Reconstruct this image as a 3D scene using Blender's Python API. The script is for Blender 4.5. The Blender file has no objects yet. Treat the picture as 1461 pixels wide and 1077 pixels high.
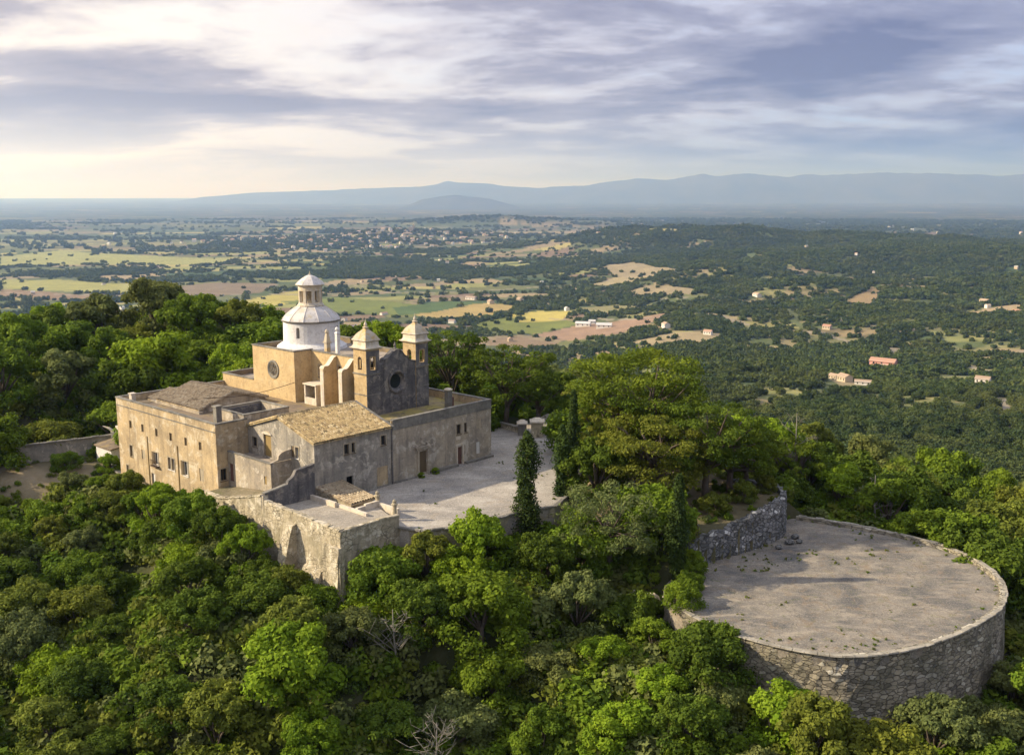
import bpy, math, random
import numpy as np
from mathutils import Vector, Matrix
R = random.Random(11)
NR = np.random.default_rng(5)
SC = bpy.context.scene
COL = SC.collection
rad = math.radians

# ------------------------------------------------------------------ frames
AZ = rad(42.3)
OX, OY = -12.822, 102.171
ROTZ = math.pi/2 - AZ
UX, UY = math.sin(AZ), math.cos(AZ)
VX, VY = -math.cos(AZ), math.sin(AZ)
def W(u, v): return (OX+u*UX+v*VX, OY+u*UY+v*VY)

OFFS = {}
# ------------------------------------------------------------------ tagging
def tag(o, label=None, cat=None, group=None, kind=None):
    if label: o['label'] = label
    if cat: o['category'] = cat
    if group: o['group'] = group
    if kind: o['kind'] = kind
    return o
def empty(name, loc, rz=0):
    o = bpy.data.objects.new(name, None); COL.objects.link(o)
    o.location = loc; o.rotation_euler = (0, 0, rz); o.empty_display_size = .5
    return o
def bthing(name, label, cat, u, v, z=0, group=None):
    x, y = W(u, v)
    e = empty(name, (x, y, z), ROTZ); tag(e, label, cat, group)
    OFFS[e.name] = (u, v, z)
    return e

class MB:
    """collects geometry; build() links it as one mesh object"""
    def __init__(s, off=(0, 0, 0)): s.v = []; s.f = []; s.off = off
    def add(s, vs, fs):
        b = len(s.v); o = s.off
        s.v += [(p[0]-o[0], p[1]-o[1], p[2]-o[2]) for p in vs]
        s.f += [tuple(b+i for i in f) for f in fs]
        return s
    def quad(s, a, b, c, d): return s.add([a, b, c, d], [(0, 1, 2, 3)])
    def box(s, a0, a1, b0, b1, c0, c1):
        vs = [(x, y, z) for z in (c0, c1) for y in (b0, b1) for x in (a0, a1)]
        return s.add(vs, [(0, 2, 3, 1), (4, 5, 7, 6), (0, 1, 5, 4), (1, 3, 7, 5), (3, 2, 6, 7), (2, 0, 4, 6)])
    def frus(s, cx, cy, z0, hx0, hy0, z1, hx1, hy1, caps=True):
        vs = []
        for z, hx, hy in ((z0, hx0, hy0), (z1, hx1, hy1)):
            vs += [(cx-hx, cy-hy, z), (cx+hx, cy-hy, z), (cx+hx, cy+hy, z), (cx-hx, cy+hy, z)]
        fs = [(i, (i+1) % 4, 4+(i+1) % 4, 4+i) for i in range(4)]
        if caps: fs += [(3, 2, 1, 0), (4, 5, 6, 7)]
        return s.add(vs, fs)
    def lathe(s, cx, cy, prof, n=24, a0=0, caps=True):
        vs = []; fs = []
        for (r, z) in prof:
            for k in range(n):
                a = a0+2*math.pi*k/n
                vs.append((cx+r*math.cos(a), cy+r*math.sin(a), z))
        for j in range(len(prof)-1):
            for k in range(n):
                k2 = (k+1) % n
                fs.append((j*n+k, j*n+k2, (j+1)*n+k2, (j+1)*n+k))
        if caps:
            fs.append(tuple(range(n-1, -1, -1))); fs.append(tuple((len(prof)-1)*n+k for k in range(n)))
        return s.add(vs, fs)
    def tube(s, pts, rs, n=6):
        vs = []; fs = []
        P = [Vector(p) for p in pts]
        for i, p in enumerate(P):
            d = (P[min(i+1, len(P)-1)]-P[max(i-1, 0)]).normalized()
            t = d.cross(Vector((0, 0, 1)) if abs(d.z) < .9 else Vector((1, 0, 0))).normalized(); b = d.cross(t)
            r = rs[i] if isinstance(rs, (list, tuple)) else rs
            for k in range(n):
                a = 2*math.pi*k/n; q = p+t*(r*math.cos(a))+b*(r*math.sin(a)); vs.append(tuple(q))
        for j in range(len(P)-1):
            for k in range(n):
                k2 = (k+1) % n; fs.append((j*n+k, j*n+k2, (j+1)*n+k2, (j+1)*n+k))
        fs.append(tuple(range(n-1, -1, -1))); fs.append(tuple((len(P)-1)*n+k for k in range(n)))
        return s.add(vs, fs)
    def prism(s, poly, z0, z1):
        n = len(poly)
        vs = [(p[0], p[1], z0) for p in poly]+[(p[0], p[1], z1) for p in poly]
        fs = [(i, (i+1) % n, n+(i+1) % n, n+i) for i in range(n)]+[tuple(range(n-1, -1, -1)), tuple(range(n, 2*n))]
        return s.add(vs, fs)
    def slabv(s, prof, v0, v1):
        """profile of (u,z) extruded along v"""
        n = len(prof)
        vs = [(p[0], v0, p[1]) for p in prof]+[(p[0], v1, p[1]) for p in prof]
        fs = [(i, (i+1) % n, n+(i+1) % n, n+i) for i in range(n)]+[tuple(range(n-1, -1, -1)), tuple(range(n, 2*n))]
        return s.add(vs, fs)
    def slabu(s, prof, u0, u1):
        n = len(prof)
        vs = [(u0, p[0], p[1]) for p in prof]+[(u1, p[0], p[1]) for p in prof]
        fs = [(i, (i+1) % n, n+(i+1) % n, n+i) for i in range(n)]+[tuple(range(n-1, -1, -1)), tuple(range(n, 2*n))]
        return s.add(vs, fs)
    def build(s, name, mat, parent=None, smooth=False, fix=True):
        me = bpy.data.meshes.new(name); me.from_pydata(s.v, [], s.f); me.update()
        if fix:
            import bmesh
            bm = bmesh.new(); bm.from_mesh(me); bmesh.ops.recalc_face_normals(bm, faces=bm.faces); bm.to_mesh(me); bm.free()
        me.materials.append(mat)
        if smooth: me.polygons.foreach_set('use_smooth', [True]*len(me.polygons))
        o = bpy.data.objects.new(name, me); COL.objects.link(o)
        if parent: o.parent = parent
        return o
def off(e): return OFFS[e.name]
def pmb(e): return MB(off(e))
def bcut(o, cutmb):
    c = cutmb.build('cutter', o.data.materials[0], o.parent)
    m = o.modifiers.new('b', 'BOOLEAN'); m.operation = 'DIFFERENCE'; m.object = c; m.solver = 'EXACT'
    bpy.context.view_layer.update()
    dg = bpy.context.evaluated_depsgraph_get()
    me = bpy.data.meshes.new_from_object(o.evaluated_get(dg)); o.modifiers.clear()
    old = o.data; o.data = me; bpy.data.meshes.remove(old)
    cm = c.data; bpy.data.objects.remove(c); bpy.data.meshes.remove(cm)
    return o

# ------------------------------------------------------------------ numpy noise
def hsh(ix, iy, s=0):
    h = (ix.astype(np.int64)*374761393+iy.astype(np.int64)*668265263+s*974634777) & 0x7fffffff
    h = ((h ^ (h >> 13))*1274126177) & 0x7fffffff
    h = (h ^ (h >> 16)) & 0xffffff
    return h/float(0xffffff)
def vn(x, y, s=0):
    ix = np.floor(x); iy = np.floor(y); fx = x-ix; fy = y-iy
    fx = fx*fx*(3-2*fx); fy = fy*fy*(3-2*fy)
    a = hsh(ix, iy, s); b = hsh(ix+1, iy, s); c = hsh(ix, iy+1, s); d = hsh(ix+1, iy+1, s)
    return (a*(1-fx)+b*fx)*(1-fy)+(c*(1-fx)+d*fx)*fy
def fbm(x, y, s=0, o=4):
    t = 0; a = .5; n = 0
    for k in range(o):
        t = t+a*vn(x*2**k+k*17.3, y*2**k-k*9.1, s+k); n += a; a *= .5
    return t/n
def sst(a, b, x):
    t = np.clip((x-a)/(b-a), 0, 1); return t*t*(3-2*t)

# ------------------------------------------------------------------ materials
class NT:
    def __init__(s, name):
        s.m = bpy.data.materials.new(name); s.m.use_nodes = True
        s.t = s.m.node_tree; s.t.nodes.clear()
        s.out = s.n('ShaderNodeOutputMaterial'); s.tc = None
    def n(s, k, **kw):
        nd = s.t.nodes.new(k)
        for a, b in kw.items(): setattr(nd, a, b)
        return nd
    def l(s, a, b): s.t.links.new(a, b)
    def coord(s, scale=(1, 1, 1), kind='Object', rot=(0, 0, 0)):
        if kind == 'pos':
            g = s.n('ShaderNodeNewGeometry').outputs['Position']
        else:
            g = s.n('ShaderNodeTexCoord').outputs[kind]
        mp = s.n('ShaderNodeMapping'); mp.inputs['Scale'].default_value = scale; mp.inputs['Rotation'].default_value = rot
        s.l(g, mp.inputs['Vector']); return mp.outputs[0]
    def noise(s, vec, sc, det=4, rough=.6, dist=0):
        nd = s.n('ShaderNodeTexNoise'); nd.inputs['Scale'].default_value = sc; nd.inputs['Detail'].default_value = det
        nd.inputs['Roughness'].default_value = rough; nd.inputs['Distortion'].default_value = dist
        s.l(vec, nd.inputs['Vector']); return nd.outputs['Fac']
    def ramp(s, fac, st):
        nd = s.n('ShaderNodeValToRGB'); cr = nd.color_ramp
        while len(cr.elements) < len(st): cr.elements.new(.5)
        for e, (p, c) in zip(cr.elements, st):
            e.position = p; e.color = (c[0], c[1], c[2], 1) if isinstance(c, (tuple, list)) else (c, c, c, 1)
        s.l(fac, nd.inputs[0]); return nd.outputs['Color']
    def mix(s, f, a, b, bt='MIX'):
        nd = s.n('ShaderNodeMix', data_type='RGBA', blend_type=bt); nd.clamp_factor = True
        for q, i in ((f, 0), (a, 6), (b, 7)):
            if hasattr(q, 'links'): s.l(q, nd.inputs[i])
            elif i == 0: nd.inputs[0].default_value = q
            else: nd.inputs[i].default_value = (q[0], q[1], q[2], 1)
        return nd.outputs[2]
    def math(s, op, a, b=0, c=None):
        nd = s.n('ShaderNodeMath', operation=op)
        for i, q in enumerate((a, b, c)):
            if q is None: continue
            if hasattr(q, 'links'): s.l(q, nd.inputs[i])
            else: nd.inputs[i].default_value = q
        return nd.outputs[0]
    def bump(s, h, st=.3, d=.05):
        nd = s.n('ShaderNodeBump'); nd.inputs['Strength'].default_value = st; nd.inputs['Distance'].default_value = d
        s.l(h, nd.inputs['Height']); return nd.outputs[0]
    def done(s, col, rough=.9, nrm=None, spec=.25, metal=0, trans=0):
        b = s.n('ShaderNodeBsdfPrincipled')
        if hasattr(col, 'links'): s.l(col, b.inputs['Base Color'])
        else: b.inputs['Base Color'].default_value = (*col, 1)
        if hasattr(rough, 'links'): s.l(rough, b.inputs['Roughness'])
        else: b.inputs['Roughness'].default_value = rough
        b.inputs['Specular IOR Level'].default_value = spec; b.inputs['Metallic'].default_value = metal
        if nrm: s.l(nrm, b.inputs['Normal'])
        if trans:
            tr = s.n('ShaderNodeBsdfTranslucent'); s.l(col, tr.inputs[0]); mx = s.n('ShaderNodeMixShader'); mx.inputs[0].default_value = trans
            s.l(b.outputs[0], mx.inputs[1]); s.l(tr.outputs[0], mx.inputs[2]); s.l(mx.outputs[0], s.out.inputs[0])
        else: s.l(b.outputs[0], s.out.inputs[0])
        return s.m

def stucco(name, base, dark, pale, stain=.5, seed=0, palef=.5, brick=0):
    t = NT(name)
    c = t.coord(); cs = t.coord((1.3, 1.3, .13))
    big = t.noise(c, .35+seed*.013, 5, .65, .4)
    col = t.mix(t.ramp(big, [(.35, 0), (.62, 1)]), dark, base)
    pf = t.ramp(t.noise(c, .62+seed*.02, 6, .7, .8), [(.53, 0), (.60, palef)])
    col = t.mix(pf, col, pale)
    st = t.ramp(t.noise(cs, 1.1, 5, .65), [(.48, 0), (.74, stain)])
    col = t.mix(st, col, (dark[0]*.45, dark[1]*.45, dark[2]*.5))
    sp = t.noise(c, 3.5, 5, .75)
    col = t.mix(t.ramp(sp, [(.5, 0), (.72, .6)]), col, (dark[0]*.4, dark[1]*.38, dark[2]*.36))
    gr = t.noise(c, 14, 3, .7)
    col = t.mix(.3, col, t.ramp(gr, [(.2, .25), (.8, 1.0)]), 'MULTIPLY')
    h = t.math('ADD', t.math('MULTIPLY', sp, 1.0), t.math('MULTIPLY', gr, .5))
    if brick:
        v = t.n('ShaderNodeTexVoronoi', feature='DISTANCE_TO_EDGE'); v.inputs['Scale'].default_value = 1
        t.l(t.coord((1.7, 1.7, 2.9)), v.inputs['Vector'])
        e = t.ramp(v.outputs['Distance'], [(0, 0), (.09, 1)])
        msk = t.ramp(t.noise(c, .5, 3, .6), [(.4, 0), (.6, brick)])
        col = t.mix(t.math('MULTIPLY', msk, t.math('SUBTRACT', 1, e)), col, (dark[0]*.4, dark[1]*.4, dark[2]*.4))
        h = t.math('ADD', h, t.math('MULTIPLY', e, msk))
    return t.done(col, .93, t.bump(h, .6, .06))

def rubble(name, c1, c2, c3, mort, sc=(2.0, 2.0, 3.6), jw=.1, st=1.0):
    t = NT(name)
    c = t.coord(); cv = t.coord(sc)
    w = t.n('ShaderNodeTexNoise'); w.inputs['Scale'].default_value = 1.6; t.l(cv, w.inputs['Vector'])
    ad = t.n('ShaderNodeVectorMath', operation='MULTIPLY_ADD'); t.l(w.outputs['Color'], ad.inputs[0]); ad.inputs[1].default_value = (.45, .45, .45); t.l(cv, ad.inputs[2])
    v = t.n('ShaderNodeTexVoronoi', feature='DISTANCE_TO_EDGE'); v.inputs['Scale'].default_value = 1; t.l(ad.outputs[0], v.inputs['Vector'])
    v2 = t.n('ShaderNodeTexVoronoi'); v2.inputs['Scale'].default_value = 1; t.l(ad.outputs[0], v2.inputs['Vector'])
    sp = t.n('ShaderNodeSeparateColor'); t.l(v2.outputs['Color'], sp.inputs[0])
    col = t.ramp(sp.outputs[0], [(0, c1), (.45, c2), (.85, c2), (1, c3)])
    big = t.noise(c, .3, 5, .6)
    col = t.mix(t.ramp(big, [(.42, 0), (.65, .7)]), col, (c1[0]*.55, c1[1]*.6, c1[2]*.5))
    col = t.mix(.5, col, t.ramp(t.noise(c, 9, 4, .7), [(.25, .35), (.75, 1.0)]), 'MULTIPLY')
    e = t.ramp(v.outputs['Distance'], [(0, 0), (jw, 1)])
    col = t.mix(e, mort, col)
    return t.done(col, .95, t.bump(t.math('ADD', e, t.math('MULTIPLY', t.noise(c, 6, 4, .7), .6)), st, .09))

M = {}
M['ochre'] = stucco('ochre_render', (.58, .44, .26), (.36, .28, .18), (.64, .55, .41), .6, 0, .85)
M['ochre_church'] = stucco('church_render', (.63, .47, .255), (.50, .365, .20), (.62, .50, .31), .38, 3, .45)
M['grey_plaster'] = stucco('grey_plaster', (.41, .365, .30), (.24, .225, .20), (.55, .50, .42), .65, 5, .9, .25)
M['beige_plaster'] = stucco('beige_plaster', (.48, .405, .30), (.30, .262, .215), (.58, .52, .43), .6, 7, .9)
M['dark_stone'] = stucco('dark_weathered_stone', (.21, .195, .185), (.10, .096, .10), (.34, .30, .25), .7, 9, .8, .6)
M['shaft_stone'] = stucco('tower_render', (.56, .41, .22), (.42, .31, .17), (.58, .48, .32), .45, 4, .5)
M['coping'] = stucco('coping_stone', (.27, .25, .215), (.13, .125, .115), (.38, .35, .29), .4, 2, .5)
M['whitewash'] = stucco('whitewash', (.80, .78, .76), (.68, .655, .63), (.86, .85, .83), .14, 6, .4)
M['wall_stone'] = stucco('old_wall_stone', (.56, .48, .35), (.33, .29, .20), (.70, .63, .50), .6, 8, .9, 1.0)
M['rubble'] = rubble('rubble_masonry', (.19, .17, .135), (.42, .37, .28), (.66, .61, .50), (.12, .105, .085), (1.55, 1.55, 3.3), .07)
M['rubble_dark'] = rubble('dark_rubble', (.14, .14, .14), (.27, .265, .26), (.72, .71, .68), (.06, .06, .06), (2.0, 2.0, 2.8), .10)
def lichen_white(name, base, lich, amt):
    t = NT(name); c = t.coord()
    col = t.mix(t.ramp(t.noise(c, 1.1, 5, .65, .6), [(.5, 0), (.62, amt)]), base, lich)
    col = t.mix(t.ramp(t.noise(t.coord((1.2, 1.2, .5)), 1.5, 5, .7), [(.5, 0), (.72, .7)]), col, (.27, .25, .25))
    col = t.mix(.35, col, t.ramp(t.noise(c, 12, 3, .7), [(.2, .45), (.8, 1)]), 'MULTIPLY')
    return t.done(col, .9, t.bump(t.noise(c, 8, 4, .7), .35, .04))
M['dome_roof'] = lichen_white('dome_slabs', (.60, .57, .55), (.50, .40, .22), .45)
M['cap_roof'] = lichen_white('tower_cap', (.50, .43, .32), (.50, .33, .12), .8)
M['cap'] = stucco('pale_cap_stone', (.40, .365, .30), (.24, .22, .18), (.50, .46, .38), .5, 12, .5)
M['cornice'] = lichen_white('pale_cornice', (.62, .55, .45), (.50, .37, .18), .5)
def tiles(name, c1, c2, c3, c4, seed=0):
    t = NT(name); c = t.coord()
    v = t.n('ShaderNodeTexVoronoi'); v.inputs['Scale'].default_value = 3.3; t.l(c, v.inputs['Vector'])
    sp = t.n('ShaderNodeSeparateColor'); t.l(v.outputs['Color'], sp.inputs[0])
    col = t.ramp(sp.outputs[0], [(0, c1), (.4, c2), (.75, c3), (1, c4)])
    col = t.mix(t.ramp(t.noise(c, .55+seed, 5, .65, .5), [(.42, 0), (.62, .6)]), col, c3)
    col = t.mix(t.ramp(t.noise(c, 2.4, 5, .7), [(.52, 0), (.72, .8)]), col, (.08, .07, .05))
    col = t.mix(.4, col, t.ramp(t.noise(c, 9, 3, .7), [(.2, .4), (.8, 1)]), 'MULTIPLY')
    return t.done(col, .95, t.bump(t.noise(c, 9, 3, .7), .5, .05))
M['tile'] = tiles('lichen_roof_tiles', (.13, .10, .06), (.38, .28, .15), (.46, .35, .18), (.60, .50, .33))
M['tile_brown'] = tiles('brown_roof_tiles', (.20, .15, .10), (.36, .28, .185), (.42, .34, .23), (.50, .43, .31), .1)
M['tile_red'] = tiles('red_roof_tiles', (.30, .12, .08), (.38, .18, .12), (.42, .21, .14), (.42, .28, .2), .2)
def flatroof(name, base, moss, dark):
    t = NT(name); c = t.coord()
    col = t.mix(t.ramp(t.noise(c, .5, 5, .65, .7), [(.45, 0), (.6, 1)]), base, moss)
    col = t.mix(t.ramp(t.noise(c, .9, 5, .7, .4), [(.5, 0), (.66, .85)]), col, dark)
    col = t.mix(.4, col, t.ramp(t.noise(c, 8, 4, .7), [(.2, .4), (.8, 1)]), 'MULTIPLY')
    return t.done(col, .95, t.bump(t.noise(c, 6, 4, .7), .4, .04))
M['flat_brown'] = flatroof('weathered_flat_roof', (.20, .155, .115), (.28, .21, .11), (.10, .085, .07))
M['flat_moss'] = flatroof('mossy_flat_roof', (.25, .20, .11), (.33, .27, .08), (.09, .08, .055))
M['flat_pale'] = flatroof('pale_flat_roof', (.36, .31, .26), (.30, .25, .2), (.18, .16, .14))
def plainm(name, c, r=.7, metal=0, var=.25):
    t = NT(name); co = t.coord()
    col = t.mix(t.ramp(t.noise(co, 5, 4, .7), [(.35, 0), (.7, var)]), c, tuple(q*.45 for q in c))
    return t.done(col, r, None, .3, metal)
M['glass'] = plainm('dark_glass', (.018, .021, .026), .22, 0, .1)
M['void'] = plainm('dark_opening', (.014, .013, .012), .9, 0, .1)
M['wood'] = plainm('brown_wood', (.13, .095, .055), .7)
M['wood_ochre'] = plainm('ochre_painted_wood', (.27, .19, .075), .7)
M['wood_red'] = plainm('dark_red_wood', (.14, .07, .055), .7)
M['white_paint'] = plainm('white_paint', (.62, .6, .56), .6)
M['green_paint'] = plainm('green_paint', (.08, .13, .09), .6)
M['iron'] = plainm('rusty_iron', (.09, .06, .045), .7, .3)
M['bronze'] = plainm('bronze', (.16, .11, .06), .45, .7)
M['blocked'] = stucco('blocked_opening', (.44, .37, .27), (.34, .29, .21), (.48, .42, .33), .3, 1, .4)
M['bark'] = plainm('bark', (.115, .09, .07), .95, 0, .6)
M['bark_pale'] = plainm('pale_dead_bark', (.24, .22, .185), .95, 0, .5)
def paving(name, base, dark, pale, sc=1., earth=(.30, .25, .19), green=.0):
    t = NT(name); c = t.coord(kind='pos')
    a = t.noise(c, .12*sc, 6, .65, .6); b = t.noise(t.coord((.35, 1, 1), 'pos', (0, 0, .4)), .35*sc, 6, .7, .5); g = t.noise(c, 3.2, 5, .8)
    col = t.mix(t.ramp(a, [(.38, 0), (.6, 1)]), dark, base)
    col = t.mix(t.ramp(b, [(.5, 0), (.68, .75)]), col, pale)
    col = t.mix(t.ramp(t.noise(c, .28*sc, 6, .7, 1.2), [(.52, 0), (.66, .7)]), col, earth)
    if green: col = t.mix(t.ramp(t.noise(c, .5*sc, 6, .75, .5), [(.56, 0), (.68, green)]), col, (.13, .14, .055))
    col = t.mix(.6, col, t.ramp(g, [(.3, .42), (.7, 1.0)]), 'MULTIPLY')
    v = t.n('ShaderNodeTexVoronoi', feature='DISTANCE_TO_EDGE'); v.inputs['Scale'].default_value = .9; wv = t.n('ShaderNodeVectorMath', operation='MULTIPLY_ADD'); wn = t.n('ShaderNodeTexNoise'); wn.inputs['Scale'].default_value = .6; t.l(c, wn.inputs['Vector'])
    t.l(wn.outputs['Color'], wv.inputs[0]); wv.inputs[1].default_value = (2.5, 2.5, 2.5); t.l(c, wv.inputs[2]); t.l(wv.outputs[0], v.inputs['Vector'])
    ck = t.math('MULTIPLY', t.ramp(v.outputs['Distance'], [(0, 1), (.05, 0)]), t.ramp(t.noise(c, .25, 4, .7), [(.45, 0), (.6, .65)]))
    col = t.mix(ck, col, tuple(q*.5 for q in dark))
    gr = t.noise(c, 7.5, 3, .8); col = t.mix(t.ramp(gr, [(.56, 0), (.66, .55)]), col, tuple(min(1, q*1.25) for q in pale)); col = t.mix(t.ramp(gr, [(.34, .6), (.43, 0)]), col, tuple(q*.6 for q in dark))
    col = t.mix(t.ramp(t.noise(c, 1.1, 6, .8), [(.58, 0), (.75, .5)]), col, tuple(q*.45 for q in dark))
    return t.done(col, .96, t.bump(t.math('ADD', g, t.noise(c, .9, 4, .7)), .5, .08))
M['plaza'] = paving('plaza_ground', (.40, .36, .31), (.25, .23, .21), (.54, .50, .44), 1.3, (.34, .28, .21), .12)
M['lookout'] = paving('lookout_gravel', (.265, .235, .195), (.125, .12, .115), (.40, .345, .27), 2.1, (.24, .18, .12), .7)
M['earth'] = paving('dry_earth', (.25, .205, .14), (.13, .12, .07), (.34, .28, .19), 1.5, (.16, .15, .06), .7)
M['terrace'] = paving('terrace_floor', (.42, .37, .30), (.29, .26, .22), (.52, .46, .38), 2.0)

def leafmat(name, base, tip, dark, tr=.32):
    t = NT(name)
    oi = t.n('ShaderNodeObjectInfo'); c = t.coord(kind='pos')
    at = t.n('ShaderNodeAttribute'); at.attribute_name = 'puff'
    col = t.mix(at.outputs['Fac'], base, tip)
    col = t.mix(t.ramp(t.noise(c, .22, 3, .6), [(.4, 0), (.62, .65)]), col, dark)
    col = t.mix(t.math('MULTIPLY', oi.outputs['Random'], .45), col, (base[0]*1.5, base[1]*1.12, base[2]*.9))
    return t.done(col, .75, None, .06, 0, tr)
LEAF = {
    'bright green': leafmat('leaves_bright', (.130, .225, .014), (.27, .37, .028), (.08, .145, .012)),
    'mid green': leafmat('leaves_mid', (.095, .165, .014), (.205, .285, .028), (.055, .100, .012)),
    'dark green': leafmat('leaves_dark', (.064, .112, .014), (.140, .200, .024), (.038, .068, .011)),
    'olive green': leafmat('leaves_olive', (.112, .148, .022), (.205, .240, .038), (.072, .096, .016)),
    'grey green': leafmat('leaves_grey', (.105, .140, .042), (.19, .225, .075), (.070, .094, .032)),
    'pine green': leafmat('needles_pine', (.088, .140, .014), (.195, .240, .022), (.046, .076, .010), .28),
    'cypress green': leafmat('needles_cypress', (.030, .055, .014), (.060, .092, .02), (.018, .034, .01), .12),
}
def woodsmat():
    t = NT('distant_foliage')
    oi = t.n('ShaderNodeObjectInfo'); c = t.coord(kind='pos')
    at = t.n('ShaderNodeAttribute'); at.attribute_name = 'puff'
    col = t.mix(at.outputs['Fac'], (.040, .066, .018), (.072, .105, .03))
    col = t.mix(t.ramp(t.noise(c, .006, 4, .6), [(.42, 0), (.6, .8)]), col, (.034, .054, .02))
    col = t.mix(t.ramp(oi.outputs['Random'], [(.3, 0), (1, .55)]), col, (.11, .13, .035))
    col = t.mix(t.ramp(t.noise(c, .011, 5, .65), [(.5, 0), (.66, .6)]), col, (.12, .13, .035))
    col = t.mix(t.ramp(oi.outputs['Random'], [(0, .6), (.25, 0)]), col, (.022, .04, .016))
    return t.done(col, .8, None, .1, 0, .15)
M['woods'] = woodsmat()

# ------------------------------------------------------------------ camera, sun, sky
cam = bpy.data.cameras.new('camera'); cam.lens = 35; cam.sensor_width = 36; cam.clip_start = 1; cam.clip_end = 250000
co = bpy.data.objects.new('camera', cam); COL.objects.link(co); co.location = (0, 0, 30)
co.rotation_euler = (rad(90-10.275), 0, 0); SC.camera = co
SUN_AZ, SUN_EL = rad(-92), rad(29)
sl = bpy.data.lights.new('sun', 'SUN'); sl.energy = 5.0; sl.angle = rad(.9); sl.color = (1, .86, .64)
so = bpy.data.objects.new('sun', sl); COL.objects.link(so)
sd = Vector((math.sin(SUN_AZ)*math.cos(SUN_EL), math.cos(SUN_AZ)*math.cos(SUN_EL), math.sin(SUN_EL)))
so.rotation_euler = sd.to_track_quat('Z', 'Y').to_euler(); so.location = (-200, 0, 200)
SC.view_settings.view_transform = 'Standard'; SC.view_settings.look = 'None'
SC.view_settings.exposure = .70; SC.view_settings.gamma = 1
SC.cycles.use_denoising = True; SC.cycles.volume_bounces = 1; SC.cycles.max_bounces = 5
SC.cycles.diffuse_bounces = 3; SC.cycles.transmission_bounces = 3; SC.cycles.transparent_max_bounces = 4

w = bpy.data.worlds.new('World'); SC.world = w; w.use_nodes = True
t = NT.__new__(NT); t.t = w.node_tree; t.t.nodes.clear(); t.m = None
out = t.n('ShaderNodeOutputWorld')
sky = t.n('ShaderNodeTexSky', sky_type='NISHITA'); sky.sun_disc = False; sky.sun_elevation = SUN_EL; sky.sun_rotation = SUN_AZ
sky.altitude = 300; sky.dust_density = 1.5; sky.air_density = 1.1
g = t.n('ShaderNodeTexCoord').outputs['Generated']
sep = t.n('ShaderNodeSeparateXYZ'); t.l(g, sep.inputs[0])
zc = t.math('ADD', t.math('MAXIMUM', sep.outputs[2], 0), .15)
px = t.math('DIVIDE', sep.outputs[0], zc); py = t.math('DIVIDE', sep.outputs[1], zc)
cmb = t.n('ShaderNodeCombineXYZ'); t.l(px, cmb.inputs[0]); t.l(py, cmb.inputs[1])
def wmap(sc, loc, rot=0):
    mp = t.n('ShaderNodeMapping'); mp.inputs['Scale'].default_value = sc; mp.inputs['Location'].default_value = loc; mp.inputs['Rotation'].default_value = (0, 0, rot)
    t.l(cmb.outputs[0], mp.inputs[0]); return mp.outputs[0]
n1 = t.noise(wmap((.72, 1.1, 1), (4.6, 2.7, 0)), 1.05, 10, .53, .3)          # cloud cover
n3 = t.noise(wmap((.85, 1.0, 1), (11, 2, 0)), 3.6, 10, .62, .25)
side = t.n('ShaderNodeMapRange'); side.interpolation_type = 'SMOOTHSTEP'; t.l(sep.outputs[0], side.inputs[0])
side.inputs[1].default_value = -.62; side.inputs[2].default_value = .45     # 0 towards the sun side, 1 away
sf = side.outputs[0]
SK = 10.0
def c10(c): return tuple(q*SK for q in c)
blue = t.mix(.35, c10((.33, .44, .72)), sky.outputs[0])
gap = t.mix(sf, c10((.78, .70, .60)), t.mix(.15, c10((.30, .40, .68)), sky.outputs[0]))
gap = t.mix(t.ramp(n3, [(.35, 0), (.62, .8)]), gap, t.mix(sf, c10((.74, .66, .60)), c10((.43, .45, .58))))
litc = t.mix(sf, c10((.44, .38, .375)), c10((.29, .305, .43)))
darkc = t.mix(sf, c10((.205, .175, .20)), c10((.095, .105, .195)))
shade = t.ramp(t.math('ADD', t.math('MULTIPLY', n1, .80), t.math('MULTIPLY', n3, .20)), [(.44, 0), (.58, 1)])
cl = t.mix(shade, litc, darkc)
cov = t.ramp(t.math('ADD', t.math('MULTIPLY', n1, .8), t.math('MULTIPLY', n3, .2)), [(.41, 0), (.50, 1)])
col = t.mix(cov, gap, cl)
low = t.n('ShaderNodeMapRange'); low.interpolation_type = 'SMOOTHSTEP'; t.l(sep.outputs[2], low.inputs[0])
low.inputs[1].default_value = -.01; low.inputs[2].default_value = .095; low.inputs[3].default_value = 1; low.inputs[4].default_value = 0
col = t.mix(t.math('MULTIPLY', low.outputs[0], .9), col, t.mix(sf, c10((.88, .77, .62)), c10((.10, .19, .47))))
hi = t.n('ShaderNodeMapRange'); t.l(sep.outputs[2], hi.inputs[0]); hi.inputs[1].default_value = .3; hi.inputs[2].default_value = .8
col = t.mix(hi.outputs[0], col, c10((.58, .60, .70)))  # unseen zenith set brighter, added as fill light for the land
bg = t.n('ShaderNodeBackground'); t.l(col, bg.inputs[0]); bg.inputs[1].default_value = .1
t.l(bg.outputs[0], out.inputs[0])

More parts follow.
